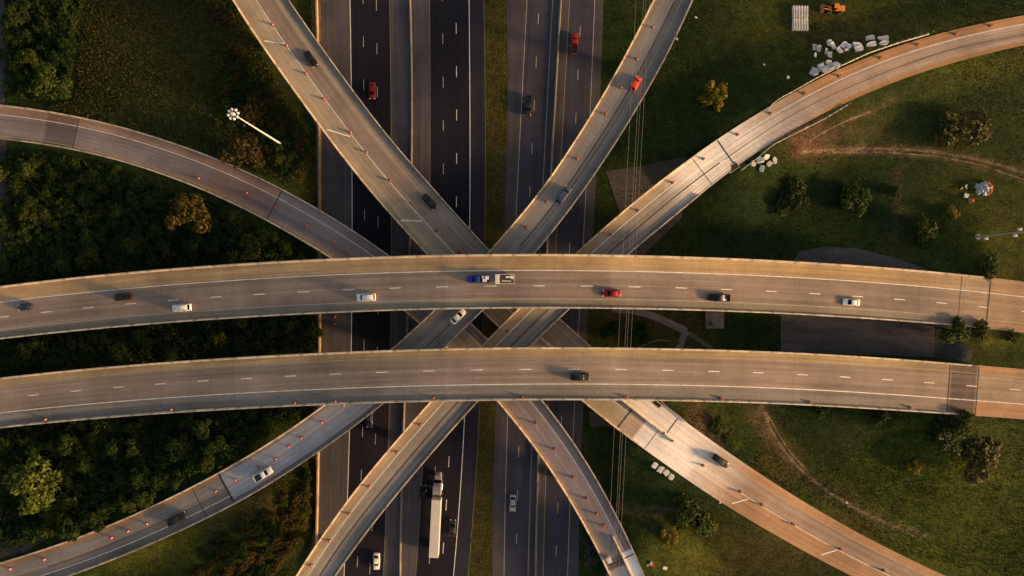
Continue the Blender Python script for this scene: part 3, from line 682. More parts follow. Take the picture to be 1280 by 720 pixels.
for pts_, w_ in (([(1003,190),(1040,187.5),(1100,185.5),(1160,188.5),(1210,196.5),(1250,206.5),(1300,222),(1340,240)], .75), ([(1040,190.5),(1100,190),(1170,195),(1225,206),(1290,228)], .5), ([(952,506),(960,530),(977,560),(1001,588),(1030,612),(1060,630),(1085,644),(1118,658)], .8), ([(958,515),(970,538),(988,566),(1012,592)], .5), ([(1012,176),(1032,164),(1060,150),(1088,140)], .5)):
    track('dirt_track', pts_, w_, (.15,.115,.072), wob=.6)
track('path', [(765,386),(790,388),(812,393),(835,403),(858,414)], 2.0, (.20,.165,.145), 'asphalt'); track('path', [(858,413),(853,424),(848,440)], 1.9, (.20,.165,.145), 'asphalt', .07)
track('path', [(861,416),(872,424),(890,436)], 1.3, (.11,.095,.08), 'asphalt', .055)
track('path', [(790,440),(812,427),(830,424),(848,430)], .5, (.14,.12,.10), 'asphalt', .052)
patch('paved_slope', [(976,390),(976,440),(1168,446),(1169,400),(1100,396),(1040,392)], (.095,.082,.078), zoff=.08)
patch('paved_slope', [(985,334),(1000,314),(1030,308),(1070,310),(1110,320),(1150,333),(1175,345),(1100,345)], (.085,.075,.075), zoff=.08)
patch('paved_slope', [(757,214),(858,196),(852,272),(805,318),(748,330),(775,267)], (.085,.072,.062), zoff=.08)
patch('paved_slope', [(736,514),(765,520),(772,536),(738,533)], (.08,.07,.055), zoff=.08)
patch('paved_slope', [(1170,404),(1198,410),(1215,440),(1212,452),(1168,446)], (.045,.045,.045), 'asphalt', zoff=.07)
patch('service_road', [(-8,-20),(4,-20),(6,130),(8,180),(9,340),(-8,350)], (.07,.055,.055), zoff=.05)
patch('dirt_patch', [(0,668),(30,665),(62,672),(30,690),(0,698)], (.075,.062,.055), 'ground', zoff=.05)

# guard rails
def guardrail(pts, label, h=.75):
    pts = np.array(pts, float); d = np.r_[0, np.cumsum(np.hypot(*np.diff(pts, axis=0).T))]; n = int(d[-1]/8)+2; T = np.linspace(0, d[-1], n)
    W_ = [G(np.interp(t, d, pts[:, 0]), np.interp(t, d, pts[:, 1])) for t in T]; root = empty('guard_rail', W_[0]); tag(root, label, 'guard rail')
    mb = MB(); rings = []
    for i, p in enumerate(W_):
        t = (W_[min(i+1, n-1)]-W_[max(i-1, 0)]).normalized(); nn = Vector((-t.y, t.x, 0)).normalized(); q = p-W_[0]
        rings.append([q+nn*o+Vector((0, 0, z)) for o, z in ((-.09, h-.3), (.03, h-.22), (-.09, h-.15), (.03, h-.08), (-.07, h), (.09, h), (.13, h-.15), (.09, h-.3))])
    mb.loft(rings); mb.build('rail', M['steel'], root)
    for i, p in enumerate(W_): q = p-W_[0]; k = MB(); k.box((q.x, q.y, h/2-.2), (.12, .12, h+.3)); k.build('post', M['steel'], root)
guardrail([(959,138),(965,130),(975,123),(990,115),(1020,98),(1050,83),(1085,67),(1120,55),(1160,43.5)], 'long guard rail along the upper edge of the ramp, below the rubble heaps')
guardrail([(926,213),(941,202),(966,181),(1000,164),(1030,149),(1058,132)], 'short guard rail along the lower edge of the ramp, by the red dirt')
guardrail([(817,489),(832,508),(845,517),(858,528)], 'short guard rail at the ramp corner below the lower overpass')

# ------------------------------------------------------------------ vehicles
def ring(x, hw, zb, zt, k=.14):
    return [(x, -hw*.86, zb), (x, -hw, zb+k*.8), (x, -hw*1.0, zt-k*1.5), (x, -hw*.955, zt-k*.45), (x, -hw*.82, zt), (x, 0, zt+.02), (x, hw*.82, zt), (x, hw*.955, zt-k*.45), (x, hw*1.0, zt-k*1.5), (x, hw, zb+k*.8), (x, hw*.86, zb)]
def wheels(root, xs, y, r=.34, w=.24, dual=False):
    for x in xs:
        for s in (-1, 1):
            for yo in ((0, -.3) if dual and x < 5 else (0,)):
                pos = Vector((x, s*(y+yo), r)); mb = MB(); mb.tube((0, -w/2, 0), (0, w/2, 0), r, n=16)
                wo = mb.build('wheel', M['rubber'], root, 40); wo.location = pos
                if yo == 0: k = MB(); k.tube((0, s*(w/2-.01), 0), (0, s*(w/2+.015), 0), r*.62, n=12); k.build('rim', M['rim'], wo)
def greenhouse(root, paint, b, t, hwb, hwt, zb, zt, roof_only=False):
    """b=(rear,front) at the belt, t=(rear,front) at the roof"""
    mb = MB(); hw2 = (hwb+hwt)/2
    r0 = [(b[0], -hwb, zb), (b[1], -hwb, zb), (b[1]+.05, 0, zb), (b[1], hwb, zb), (b[0], hwb, zb), (b[0]-.04, 0, zb)]
    e = .07; r1 = [(t[0], -hwt, zt-e), (t[1], -hwt, zt-e), (t[1]+.06, 0, zt-e*.6), (t[1], hwt, zt-e), (t[0], hwt, zt-e), (t[0]-.05, 0, zt-e*.6)]
    r2 = [(t[0]+.12, -hwt*.86, zt), (t[1]-.12, -hwt*.86, zt), (t[1]-.06, 0, zt+.03), (t[1]-.12, hwt*.86, zt), (t[0]+.12, hwt*.86, zt), (t[0]+.07, 0, zt+.03)]
    mb.loft([r0, r1, r2]); mb.build('cabin', paint, root, 35)
    def lerp(p, q, f): return Vector(p)*(1-f)+Vector(q)*f
    def pane(name, A, B, C, D, f0, f1, g0, g1, off):
        # A,B bottom corners; D,C top corners
        pts = [lerp(lerp(A, B, f), lerp(D, C, f), g) for f, g in ((f0, g0), (f1, g0), (f1, g1), (f0, g1))]; n = Vector(off)
        k = MB(); k.add([p+n*.012 for p in pts]+[p-n*.03 for p in pts], [(0,1,2,3),(7,6,5,4),(0,4,5,1),(1,5,6,2),(2,6,7,3),(3,7,4,0)]); k.build(name, M['glass'], root)
    for s, (i, j) in ((-1, (1, 2)), (1, (2, 3))):
        pass
    def tri(name, A, B, B2, C2, C, D):
        """glass curved over the centre line: corner, centre, corner"""
        n = (Vector(B)-Vector(A)).cross(Vector(D)-Vector(A)).normalized()
        if n.x*(Vector(B2).x) < 0 and False: n = -n
        sgn = 1 if name == 'windshield' else -1
        if n.x*sgn < 0: n = -n
        f0, f1, g0, g1 = .07, .93, .06, .92
        P0 = [lerp(lerp(A, B2, f0), lerp(D, C2, f0), g0), lerp(B2, C2, g0), lerp(lerp(B, B2, f0), lerp(C, C2, f0), g0), lerp(lerp(B, B2, f0), lerp(C, C2, f0), g1), lerp(B2, C2, g1), lerp(lerp(A, B2, f0), lerp(D, C2, f0), g1)]
        n = Vector((sgn, 0, .5)).normalized(); o = [p+n*.02 for p in P0]; i_ = [p-n*.03 for p in P0]
        k = MB(); k.add(o+i_, [(0,1,4,5),(1,2,3,4),(11,10,7,6),(10,9,8,7),(0,6,7,1),(1,7,8,2),(2,8,9,3),(3,9,10,4),(4,10,11,5),(5,11,6,0)]); k.build(name, M['glass'], root)
    tri('windshield', r0[1], r0[3], r0[2], r1[2], r1[3], r1[1]); tri('rear_window', r0[0], r0[4], r0[5], r1[5], r1[4], r1[0])
    for s in (0, 1):
        A, B, C, D = (r0[0], r0[1], r1[1], r1[0]) if s == 0 else (r0[4], r0[3], r1[3], r1[4])
        n = Vector((0, -1 if s == 0 else 1, .3)).normalized()
        for f0, f1 in ((.08, .48), (.53, .92)): pane('side_window', A, B, C, D, f0, f1, .12, .9, n)
def lights(root, xf, xr, hw, zf, zr):
    for s in (-1, 1):
        k = MB(); k.box((xf-.05, s*hw*.74, zf), (.22, hw*.36, .14), s*-.25, bev=.02); k.build('headlight', M['head'], root)
        k = MB(); k.box((xr+.04, s*hw*.80, zr), (.16, hw*.28, .20), s*.2, bev=.02); k.build('taillight', M['tail'], root)
        k = MB(); k.box((xf*.38, s*(hw+.09), 1.0), (.14, .2, .13), 0, bev=.02); k.build('mirror', M['plastic'], root)
def car(kind, paint):
    root = empty({'sedan': 'car', 'suv': 'suv', 'van': 'van', 'hatch': 'car', 'pickup': 'pickup_truck'}[kind]); pm = CP[paint]; mb = MB()
    if kind in ('sedan', 'hatch'):
        L = 4.75 if kind == 'sedan' else 4.1; h = L/2; hw = .91
        st = ((-h, .66, .35, .72), (-h+.12, .80, .25, .86), (-h+.5, .90, .2, .95), (-1.3, hw, .2, .97), (0, hw, .2, .95), (1.0, hw, .2, .93), (h-.9, .89, .2, .84), (h-.35, .82, .22, .74), (h-.08, .68, .3, .62), (h, .52, .38, .52))
        mb.loft([ring(*s) for s in st]); mb.build('body', pm, root, 50)
        if kind == 'sedan': greenhouse(root, pm, (-1.75, 1.15), (-1.05, .35), .80, .60, .9, 1.44)
        else: greenhouse(root, pm, (-1.95, 1.0), (-1.6, .3), .80, .62, .88, 1.5)
        lights(root, h-.12, -h+.02, hw, .66, .74); wheels(root, (-h+.95, h-.95), hw-.1); k = MB(); k.box((h-.02, 0, .42), (.1, 1.0, .16), bev=.03); k.build('grille', M['plastic'], root)
    elif kind in ('suv', 'van'):
        L = 4.9 if kind == 'suv' else 5.2; h = L/2; hw = .97
        st = ((-h, .82, .4, 1.0), (-h+.1, .92, .3, 1.08), (-1.4, hw, .25, 1.12), (0, hw, .25, 1.12), (1.1, hw, .25, 1.1), (h-.8, .95, .25, 1.04), (h-.2, .88, .28, .95), (h, .70, .4, .78))
        mb.loft([ring(*s) for s in st]); mb.build('body', pm, root, 50)
        greenhouse(root, pm, (-h+.1, 1.35 if kind == 'suv' else 1.75), (-h+.35, .65 if kind == 'suv' else 1.05), .86, .70, 1.05, 1.78 if kind == 'suv' else 1.95)
        lights(root, h-.1, -h+.02, hw, .8, 1.0); wheels(root, (-h+1.0, h-.95), hw-.1, .38); k = MB(); k.box((h-.01, 0, .6), (.1, 1.1, .25), bev=.03); k.build('grille', M['plastic'], root)
        for s in (-1, 1): k = MB(); k.tube((-h+.7, s*.62, (1.84 if kind == 'suv' else 2.01)), (.4, s*.62, (1.84 if kind == 'suv' else 2.01)), .03, n=6); k.build('roof_rail', M['plastic'], root)
    else:
        L = 5.7; h = L/2; hw = .98
        st = ((-.45, hw, .35, 1.12), (.2, hw, .35, 1.12), (1.3, hw, .35, 1.1), (h-.7, .96, .35, 1.05), (h-.15, .9, .38, .98), (h, .75, .45, .85))
        mb.loft([ring(*s) for s in st]); mb.build('body', pm, root, 50)
        greenhouse(root, pm, (-.45, 1.45), (-.3, .8), .86, .70, 1.05, 1.80)
        bed = MB(); bed.box((-1.68, 0, .66), (2.34, 1.92, .18), bev=.03)
        for s in (-1, 1): bed.box((-1.68, s*.92, .92), (2.34, .13, .50), bev=.03)
        bed.box((-h+.04, 0, .92), (.09, 1.72, .48), bev=.02); bed.box((-.55, 0, .92), (.08, 1.72, .48), bev=.02); bed.build('bed', pm, root, 40)
        k = MB(); k.box((-1.68, 0, .755), (2.2, 1.68, .03)); k.build('bed_liner', M['plastic'], root)
        lights(root, h-.1, -h+.02, hw, .82, .98); wheels(root, (-h+1.15, h-.95), hw-.12, .4); k = MB(); k.box((h-.01, 0, .65), (.1, 1.2, .28), bev=.03); k.build('grille', M['plastic'], root)
        k = MB(); k.box((-h-.06, 0, .55), (.16, 1.8, .18), bev=.04); k.build('rear_bumper', M['rim'], root)
    return root
def orient(o, p, t, up, lift=0.0):
    t = t.normalized(); up = up.normalized(); y = up.cross(t).normalized(); t = y.cross(up)
    m = Matrix((t, y, up)).transposed(); o.rotation_mode = 'XYZ'; o.rotation_euler = m.to_euler(); o.location = p+up*lift
def place_on(o, road, px, py, sgn=1, lift=.01):
    z0 = 1.0; q = at_px(road, px, py)[0]; q = q*(1)    # aim the roof, not the tyre line, at the traced pixel
    k = (CH-q.z)/(CH-q.z-z0); p, t, up, s, v = at_px(road, 640+(px-640)/k, 360+(py-360)/k)
    orient(o, p, t*sgn, up, lift)
def place_fw(o, px, py, ang, lift=.04):
    p = P(px, py, .9); p.z = lift; o.location = p; o.rotation_euler = (0, 0, math.radians(ang))
# the six roads run: upper/lower left->right; north_east top->bottom; north_west top->bottom; so signs below
V = [
 ('hatch','navy','upper',30.5,383.5,-1,'small dark blue hatchback, leftmost car on the upper overpass','car'),
 ('suv','black','upper',152,371,-1,'black suv with red tail lights just ahead of the white van on the upper overpass','suv'),
 ('van','white','upper',227,384.5,-1,'white van on the left part of the upper overpass','van'),
 ('suv','white','upper',457,371.5,-1,'white suv alone in the lower lane of the upper overpass, left of the centre','suv'),
 ('pickup','blue','upper',597,348.5,-1,'blue pickup truck with white boxes in its bed, towing a trailer','pickup truck'),
 ('sedan','red','upper',766,366.5,-1,'red car on the upper overpass, right of the centre','car'),
 ('pickup','black','upper',900,372,-1,'black pickup truck with a white load in its bed on the upper overpass','pickup truck'),
 ('sedan','white','upper',1063.5,377.5,-1,'white sedan, rightmost car on the upper overpass','car'),
 ('suv','black','lower',727,471,1,'black suv, the only vehicle on the lower overpass','suv'),
 ('sedan','black','north_east',388,73.5,1,'black car near the top edge on the top left ramp','car'),
 ('sedan','black','north_east',535.5,251,1,'black car on the top left ramp just above the upper overpass','car'),
 ('suv','charcoal','north_east',900,576,1,'dark suv on the lower right ramp, trailing a long shadow','suv'),
 ('hatch','orange','north_west',795,104,-1,'bright orange hatchback on the upper ramp beside the grass','car'),
 ('suv','grey','north_west',705,243.5,-1,'blue grey suv on the upper ramp between the orange car and the upper overpass','suv'),
 ('sedan','white','north_west',571.5,397,-1,'white sedan on the ramp in the gap between the two wide overpasses','car'),
 ('pickup','white','north_west',330.5,592.5,-1,'white pickup truck on the pale new surface of the lower left ramp','pickup truck'),
 ('pickup','charcoal','north_west',222,648.5,-1,'black pickup truck on the lower left ramp, seen from above with an open bed','pickup truck')]
CARS = {}
for kind, paint, road, px, py, sg, label, cat in V:
    c = car(kind, paint); tag(c, label, cat); place_on(c, road, px, py, sg); CARS[(round(px), paint)] = c
for kind, paint, px, py, ang, label, cat in (
 ('sedan','maroon',465,113,-90,'dark red car in the shade on the left carriageway near the top','car'),
 ('sedan','navy',461.5,524,-90,'dark blue car in the shade on the left carriageway, below the lower overpass','car'),
 ('sedan','white',470.5,702,-91,'white sedan on the left carriageway at the bottom edge','car'),
 ('hatch','black',529,615,88,'black car hidden in the shade left of the lorry','car'),
 ('sedan','charcoal',565.5,660,86,'dark car beside the rear of the lorry trailer','car'),
 ('pickup','charcoal',660,132,-92,'black pickup truck on the grey carriageway near the top','pickup truck'),
 ('sedan','silver',641,629,-92,'silver car on the grey carriageway near the bottom','car'),
 ('pickup','red',718,54,87,'red pickup truck with a dark bed near the top of the rightmost carriageway','pickup truck')):
    c = car(kind, paint); tag(c, label, cat); place_fw(c, px, py, ang)
# cargo carried in beds, trailer behind the blue pickup
def cargo(boxes, road, px, py, sg, label, name='cargo_box', mat='white'):
    o = empty('cargo'); mb = MB()
    for c, d, rz in boxes: mb.box(c, d, rz, bev=.04)
    ob = mb.build(name, M[mat]); tag(ob, label, 'cargo'); bpy.data.objects.remove(o)
    place_on(ob, road, px, py, sg); return ob
cargo([((-1.5, .35, 1.15), (1.0, .8, .7), .1), ((-2.1, -.3, 1.05), (.9, .9, .5), -.1), ((-1.1, -.4, 1.0), (.6, .7, .45), 0)], 'upper', 597, 348.5, -1, 'white boxes in the bed of the blue pickup truck')
cargo([((-.95, 0, 1.1), (.5, 1.5, .55), 0), ((-1.5, .5, 1.0), (.5, .4, .4), .4)], 'upper', 900, 372, -1, 'white load behind the cab of the black pickup truck')
t = empty('utility_trailer'); tag(t, 'open white framed trailer towed behind the blue pickup truck', 'trailer')
mb = MB(); mb.box((0, 0, .5), (4.9, 2.2, .12)); mb.build('trailer_floor', M['rope'], t)
mb = MB()
for s in (-1, 1): mb.box((0, s*1.15, 1.0), (4.9, .12, .14)); mb.box((0, s*1.15, .62), (4.9, .1, .12))
for x in (-2.3, -1.1, .1, 1.2, 2.3):
    for s in (-1, 1): mb.box((x, s*1.15, .8), (.1, .08, .4))
mb.box((-2.4, 0, 1.0), (.1, 2.2, .1)); mb.build('side_rail', M['whitesteel'], t)
mb = MB(); mb.box((1.9, 0, .98), (1.0, 2.3, .85), bev=.06); mb.build('front_box', M['whitesteel'], t)
mb = MB(); mb.box((3.0, 0, .5), (1.3, .12, .1)); mb.build('drawbar', M['steel'], t); wheels(t, (-.5, .4), 1.1, .32)
place_on(t, 'upper', 632.5, 348.5, -1)
for (x, y, z, a, b, c), rz, lb in (((-.9, -.5, .85, 1.4, .5, .5), .05, 'long white crate on the open trailer'), ((-1.9, -.4, .8, .7, .8, .5), 0, 'pinkish white crate at the rear of the open trailer'), ((-.4, .5, .8, 2.2, .4, .4), -.03, 'grey bundle lying along the side of the open trailer')):
    mb = MB(); mb.box((x, y, z), (a, b, c), rz, bev=.04); o = mb.build('crate', M['slab2' if 'bundle' in lb else 'white']); tag(o, lb, 'crate'); place_on(o, 'upper', 632.5, 348.5, -1)
# lorry
t = empty('lorry'); tag(t, 'articulated lorry with a long cream trailer heading up the freeway', 'lorry')
mb = MB(); mb.box((-2.9, 0, 2.55), (16.0, 2.56, 2.85), bev=.05); mb.build('trailer', M['trailer'], t)
mb = MB(); mb.box((-2.9, 0, 1.0), (15.4, 1.1, .25)); mb.box((8.0, 0, .85), (7.6, 1.0, .25)); mb.build('chassis', M['plastic'], t)
lp = CP['lorry']
mb = MB(); mb.loft([[(x, -w, .7), (x, -w, z-.25), (x, -w*.85, z), (x, w*.85, z), (x, w, z-.25), (x, w, .7)] for x, w, z in ((9.9, 1.0, 2.0), (11.0, .95, 1.9), (11.7, .85, 1.65), (11.95, .7, 1.3))]); mb.build('bonnet', lp, t, 50)
mb = MB(); mb.loft([[(x, -w, .9), (x, -w, z-.3), (x, -w*.85, z), (x, w*.85, z), (x, w, z-.3), (x, w, .9)] for x, w, z in ((6.3, 1.2, 3.7), (8.2, 1.2, 3.75), (8.9, 1.15, 3.2), (9.3, 1.12, 2.85), (9.95, 1.08, 2.0))]); mb.build('cab', lp, t, 50)
mb = MB(); mb.add([(9.32, -1.0, 2.84), (9.32, 1.0, 2.84), (9.98, .98, 2.02), (9.98, -.98, 2.02)], [(0, 3, 2, 1)]); w = mb.build('windshield', M['glass'], t); w.location = (.03, 0, .03)
for s in (-1, 1):
    mb = MB(); mb.tube((6.1, s*.95, .9), (6.1, s*.95, 4.0), .09, n=8); mb.build('exhaust_stack', M['rim'], t)
    mb = MB(); mb.box((9.6, s*1.35, 2.3), (.12, .3, .5), bev=.03); mb.build('mirror', M['plastic'], t)
    mb = MB(); mb.box((11.75, s*.72, 1.15), (.2, .3, .25), bev=.04); mb.build('headlight', M['head'], t)
    mb = MB(); mb.tube((7.0, s*1.0, .75), (8.6, s*1.0, .75), .32, n=12); mb.build('fuel_tank', M['rim'], t)
wheels(t, (10.9,), 1.05, .5, .3); wheels(t, (-9.6, -8.3, 5.0-.6, 5.0+.69), 1.08, .5, .28, True)
for i in range(13): 
    pass
place_fw(t, 545.8, 643, 87.2)

# ------------------------------------------------------------------ traffic drums
def make_drum():
    root = empty('traffic_drum'); n = 16; mb = MB(); prof = [(.30, .06), (.30, .2), (.285, .22), (.285, .36), (.275, .38), (.275, .52), (.262, .54), (.262, .68), (.25, .70), (.25, .86), (.235, .92), (.12, .96)]
    rings = [[(r*math.cos(2*math.pi*i/n), r*math.sin(2*math.pi*i/n), z) for i in range(n)] for r, z in prof]
    for k in range(len(rings)-1): mb.loft([rings[k], rings[k+1]], m=1 if k in (2, 6) else 0, caps=False)
    mb.add(rings[-1], [tuple(range(n))], 0); mb.build('drum', [M['orange'], M['white']], root, 40)
    mb = MB(); mb.tube((0, 0, 0), (0, 0, .08), .44, .40, n=12); mb.build('base', M['rubber'], root)
    return root
drum0 = make_drum(); used = [0]
def new_drum():
    if not used[0]: used[0] = 1; return drum0
    r = drum0.copy(); COL.objects.link(r)
    for ch in drum0.children:
        c = ch.copy(); COL.objects.link(c); c.parent = r
    return r
ORD = ['first','second','third','fourth','fifth','sixth','seventh','eighth','ninth','tenth','eleventh','twelfth','thirteenth','fourteenth','fifteenth']
DR = [
 ('north_east', [(341,31),(359,57.5),(383,92),(406,124.5),(438,165),(459,191),(487,225),(515,255.5),(546,289),(573,315)], 'traffic drum on the line of the top left ramp, {} from the top'),
 ('north_east', [(829,541),(840,550.5),(879,582),(924,614),(952,631),(991,655),(1049.5,686),(1104.5,713)], 'traffic drum on the lower right ramp, {} below the lower overpass'),
 ('north_west', [(815.7,35),(796,74.5),(776,110),(757.5,142),(721,199),(684,251),(658,284)], 'traffic drum on the ramp with the orange car, {} from the top'),
 ('north_west', [(431,506),(402.5,528),(376.5,548),(362,558),(344.5,574),(322,584),(295,600),(270,614),(186,654),(160,664),(140,672),(56.5,699),(14,711)], 'orange and white traffic drum on the lower left ramp, {} below the lower overpass'),
 ('south_east', [(1236,32.5),(1192.5,43),(1147.5,55.5),(1099.5,72.5),(1049,95),(1004,117.5),(963.5,141),(922.5,167.5),(878,199),(840,228.5),(796,264),(764,292)], 'orange traffic drum on the shoulder of the upper right ramp, {} from the right edge'),
 ('south_east', [(525,531.5),(497,564.5),(462.5,607),(437.5,641),(413,674.5),(389,707.5)], 'traffic drum on the bottom ramp just left of the lorry, {} from its top'),
 ('south_west', [(249,223),(309,241),(344,259),(384,281),(419.5,302.5)], 'traffic drum on the left ramp above the upper overpass, {} from the left'),
 ('south_west', [(670,529),(692.5,560),(716,595.5),(734,624),(746,642.5),(754,656)], 'orange traffic drum on the bottom centre ramp, {} below the lower overpass'),
 ('lower', [(58,524),(217.5,511.5),(371,503.5),(419,501.5),(540.5,497.5),(654,496),(782.5,496),(899,497.5),(1011,502.5),(1136,509)], 'traffic drum beside the lower parapet of the lower overpass, {} from the left'),
]
for road, pts, lab in DR:
    for k, (px, py) in enumerate(pts):
        d = new_drum(); p, t_, up, s, v = at_px(road, px, py); v = min(max(v, .07), .93)
        orient(d, p, t_, up, .015); tag(d, lab.format(ORD[k]), 'traffic drum', 'traffic drums marking the lane closures')
for road, px, py, lab in (('north_west', 525.6, 423, 'traffic drum in the gap between the overpasses, left of the white sedan'), ('south_east', 634, 414, 'traffic drum in the gap between the overpasses, right of the white sedan')):
    d = new_drum(); p, t_, up, s, v = at_px(road, px, py); orient(d, p, t_, up, .015); tag(d, lab, 'traffic drum', 'traffic drums marking the lane closures')
for px, py, lab in ((419, 396, 'orange drum on the freeway shoulder in the gap, nearer the upper overpass'), (418, 405, 'orange drum on the freeway shoulder in the gap, nearer the lower overpass')):
    d = new_drum(); q = P(px, py, 0); d.location = (q.x, q.y, .045); tag(d, lab, 'traffic drum', 'traffic drums marking the lane closures')
for px, py, lab in ((276, 583, 'orange marker drum outside the wall of the lower left ramp, on the soil'), (1212, 251, 'round orange drum beside the white box on the grass at far right')):
    d = new_drum(); q = G(px, py); d.location = q; d.scale = (1.9, 1.9, 1.3) if px > 1000 else (1, 1, 1); tag(d, lab, 'traffic drum')

# ------------------------------------------------------------------ light masts, wires
def mast(px, py, h, label, lamps=True, boxes=False):
    b = G(px, py); root = empty('light_mast', b); tag(root, label, 'light mast')
    mb = MB(); mb.tube((0, 0, -.3), (0, 0, .25), .8, n=12); mb.build('footing', M['girder'], root)
    mb = MB(); mb.tube((0, 0, .2), (0, 0, h), .30, .10, n=14); mb.build('pole', M['whitesteel' if not boxes else 'steel'], root, 40)
    mb = MB(); mb.tube((0, 0, h-.3), (0, 0, h+.45), .45, .38, n=16); mb.build('lamp_ring', M['whitesteel'], root, 40)
    for k in range(8):
        a = 2*math.pi*k/8+.2; c = Vector((1.12*math.cos(a), 1.12*math.sin(a), h+.05)); mb = MB(); mb.tube((.3*math.cos(a), .3*math.sin(a), h), c, .04, n=6)
        ar = mb.build('lamp_arm', M['whitesteel'], root); mb = MB(); mb.tube(c-Vector((0, 0, .22)), c+Vector((0, 0, .2)), .33, .2, n=12); mb.build('lamp', M['whitesteel'], ar, 40)
    if boxes:
        for z, s in ((3.0, 1), (13.0, 1), (14.5, -1)): mb = MB(); mb.box((.1, -s*.75, z), (.7, .6, .8), bev=.05); mb.build('control_box', M['whitesteel'], root)
    return b
mast(353, 181, 31.4, 'tall white light mast with a ring of eight lamps, in the upper left bushes')
mast(1222, 296, 31.4, 'grey light mast on the grass at the right edge, its top out of the picture', boxes=True)
for k, (x0, x1, z) in enumerate(((794.6, 758.5, 33), (803.8, 766.0, 34.2), (807.0, 768.5, 31), (811.5, 773.0, 33))):
    a = P(x0+(x0-x1)/720*120, -120, z); b = P(x1-(x0-x1)/720*120, 840, z); mb = MB(); n = 40; prev = None; rings = []
    for i in range(n+1):
        f = i/n; p = a.lerp(b, f); p.z -= 3.0*4*f*(1-f)*.3; p.z += .9
        rings.append([p+Vector((.026*math.cos(q), 0, .026*math.sin(q))) for q in (0, 1.26, 2.51, 3.77, 5.03)])
    mb.loft(rings); o = mb.build('power_line', M['cable']); tag(o, ['leftmost power line crossing the picture from top to bottom', 'second power line from the left, close to the third', 'third power line from the left, close to the second', 'rightmost power line crossing the picture from top to bottom'][k], 'power line', 'overhead power lines')

# ------------------------------------------------------------------ rubble slabs, barrier segments, machine
def slab(px, py, w, h, deg, label, group, tone='slab', thick=.35, lift=0., tilt=None, seed=0):
    """broken concrete piece: irregular outline, real thickness"""
    g0 = G(px, py); rs = random.Random(int(px*7+py*13)+seed); k = .215; a, b = w*k/2, h*k/2; out = []
    for x, y in ((-1,-1),(-.2,-1.02),(.6,-.97),(1,-1),(1.02,-.1),(.97,.6),(1,1),(.3,1.02),(-.5,.96),(-1,1),(-1.02,.3),(-.97,-.4)):
        cut = rs.uniform(.6, 1.05) if abs(x) == 1 and abs(y) == 1 else rs.uniform(.84, 1.08); out.append((x*a*cut, y*b*cut))
    mb = MB(); n = len(out); t = thick
    rings = [[(x*s, y*s, z) for x, y in out] for s, z in ((.96, 0), (1, .05), (1, t-.05), (.95, t))]
    mb.loft(rings); o = mb.build('concrete_slab', M[tone]); o.location = g0+Vector((0, 0, lift+.02)); tl = tilt or (rs.uniform(-.1, .1), rs.uniform(-.1, .1))
    o.rotation_euler = (tl[0], tl[1], math.radians(-deg)); tag(o, label, 'concrete slab', group); return o
GR = 'broken concrete slabs dumped along the upper right ramp'
SL = [(1017.5,59.5,5.5,8.5,0,'grey white slab, left one of the leftmost pair in the row of rubble'),(1023,61,5.8,9.2,5,'bright slab, right one of the leftmost pair in the row of rubble'),(1018.5,69.3,2.8,6,0,'narrow upright scrap of concrete under the leftmost slab pair'),
 (1036,54,6,8.5,0,'grey slab leaning behind a tilted bright slab in the row of rubble'),(1040.8,57.5,5,11,-30,'long bright slab lying diagonally in the row of rubble'),(1032,64.5,2,8,10,'thin upright shard between the pale slabs'),(1036.7,69,6,9,0,'square slab lying alone below the diagonal slab'),
 (1054,56.3,7,9,35,'tilted slab to the right of the diagonal bright slab'),(1049,63.2,6,9,-35,'tilted slab lying lower left of another tilted slab'),(1060.7,58,7,6,20,'small chunk just right of the tilted slab pair'),(1057.8,62.5,6,3,0,'flat small chunk under the tilted slab pair'),
 (1071,57,11,8,0,'large flat slab topmost in the middle heap of rubble'),(1073,61,11,7,-15,'large slab lower in the middle heap of rubble'),(1087,47.6,12.5,6.8,-8,'upper left of the four long slabs at the right end of the rubble row'),(1088.6,55.4,13.5,6.3,-10,'lower left of the four long slabs at the right end of the rubble row'),
 (1103,48.2,13.5,6.2,-5,'upper right of the four long slabs at the right end of the rubble row'),(1104.3,54,12.5,6,-9,'lower right of the four long slabs at the right end of the rubble row')]
for s in SL: slab(*s[:5], s[5], GR, thick=.4, tone='slab' if rng.rand() > .3 else 'slab2')
H2 = [(1016.5,91,10,11,30,'leftmost grey block of the rubble heap beside the guard rail'),(1025.5,84.5,8,9,-20,'dark grey block second from left in the rubble heap beside the guard rail'),(1030,89,9,8,-15,'pale block low in the middle of the rubble heap beside the guard rail'),(1034,79.5,8,6,10,'block at the top of the rubble heap beside the guard rail'),
 (1036,85,10,8,-30,'largest pale block of the rubble heap beside the guard rail'),(1043.5,83,9,10,25,'rightmost block of the rubble heap beside the guard rail')]
for k, s in enumerate(H2): slab(*s[:5], s[5], 'blocks of the rubble heap', thick=.7, tone='slab2' if k % 2 == 0 else 'slab', tilt=(random.uniform(-.3,.3), random.uniform(-.3,.3)), lift=.25)
H3 = [(940.5,205,7,7,30,'grey broken block at the left end of the heap below the dark pit'),(949.5,200.5,10,7,-10,'largest pale block of the heap below the dark pit'),(956.5,196.5,7,7,20,'topmost block of the heap below the dark pit'),(967.5,201,5.5,9,-5,'separate pale block at the right end of the heap below the dark pit'),(951.5,211,6,8,15,'lowest block of the heap below the dark pit'),(960.5,205,7,6,-40,'brownish block between the pale blocks of the heap below the dark pit')]
for k, s in enumerate(H3): slab(*s[:5], s[5], 'blocks of the heap below the pit', thick=.6, tone='slab2' if k in (0, 5) else 'slab', tilt=(random.uniform(-.25,.25), random.uniform(-.25,.25)), lift=.2)
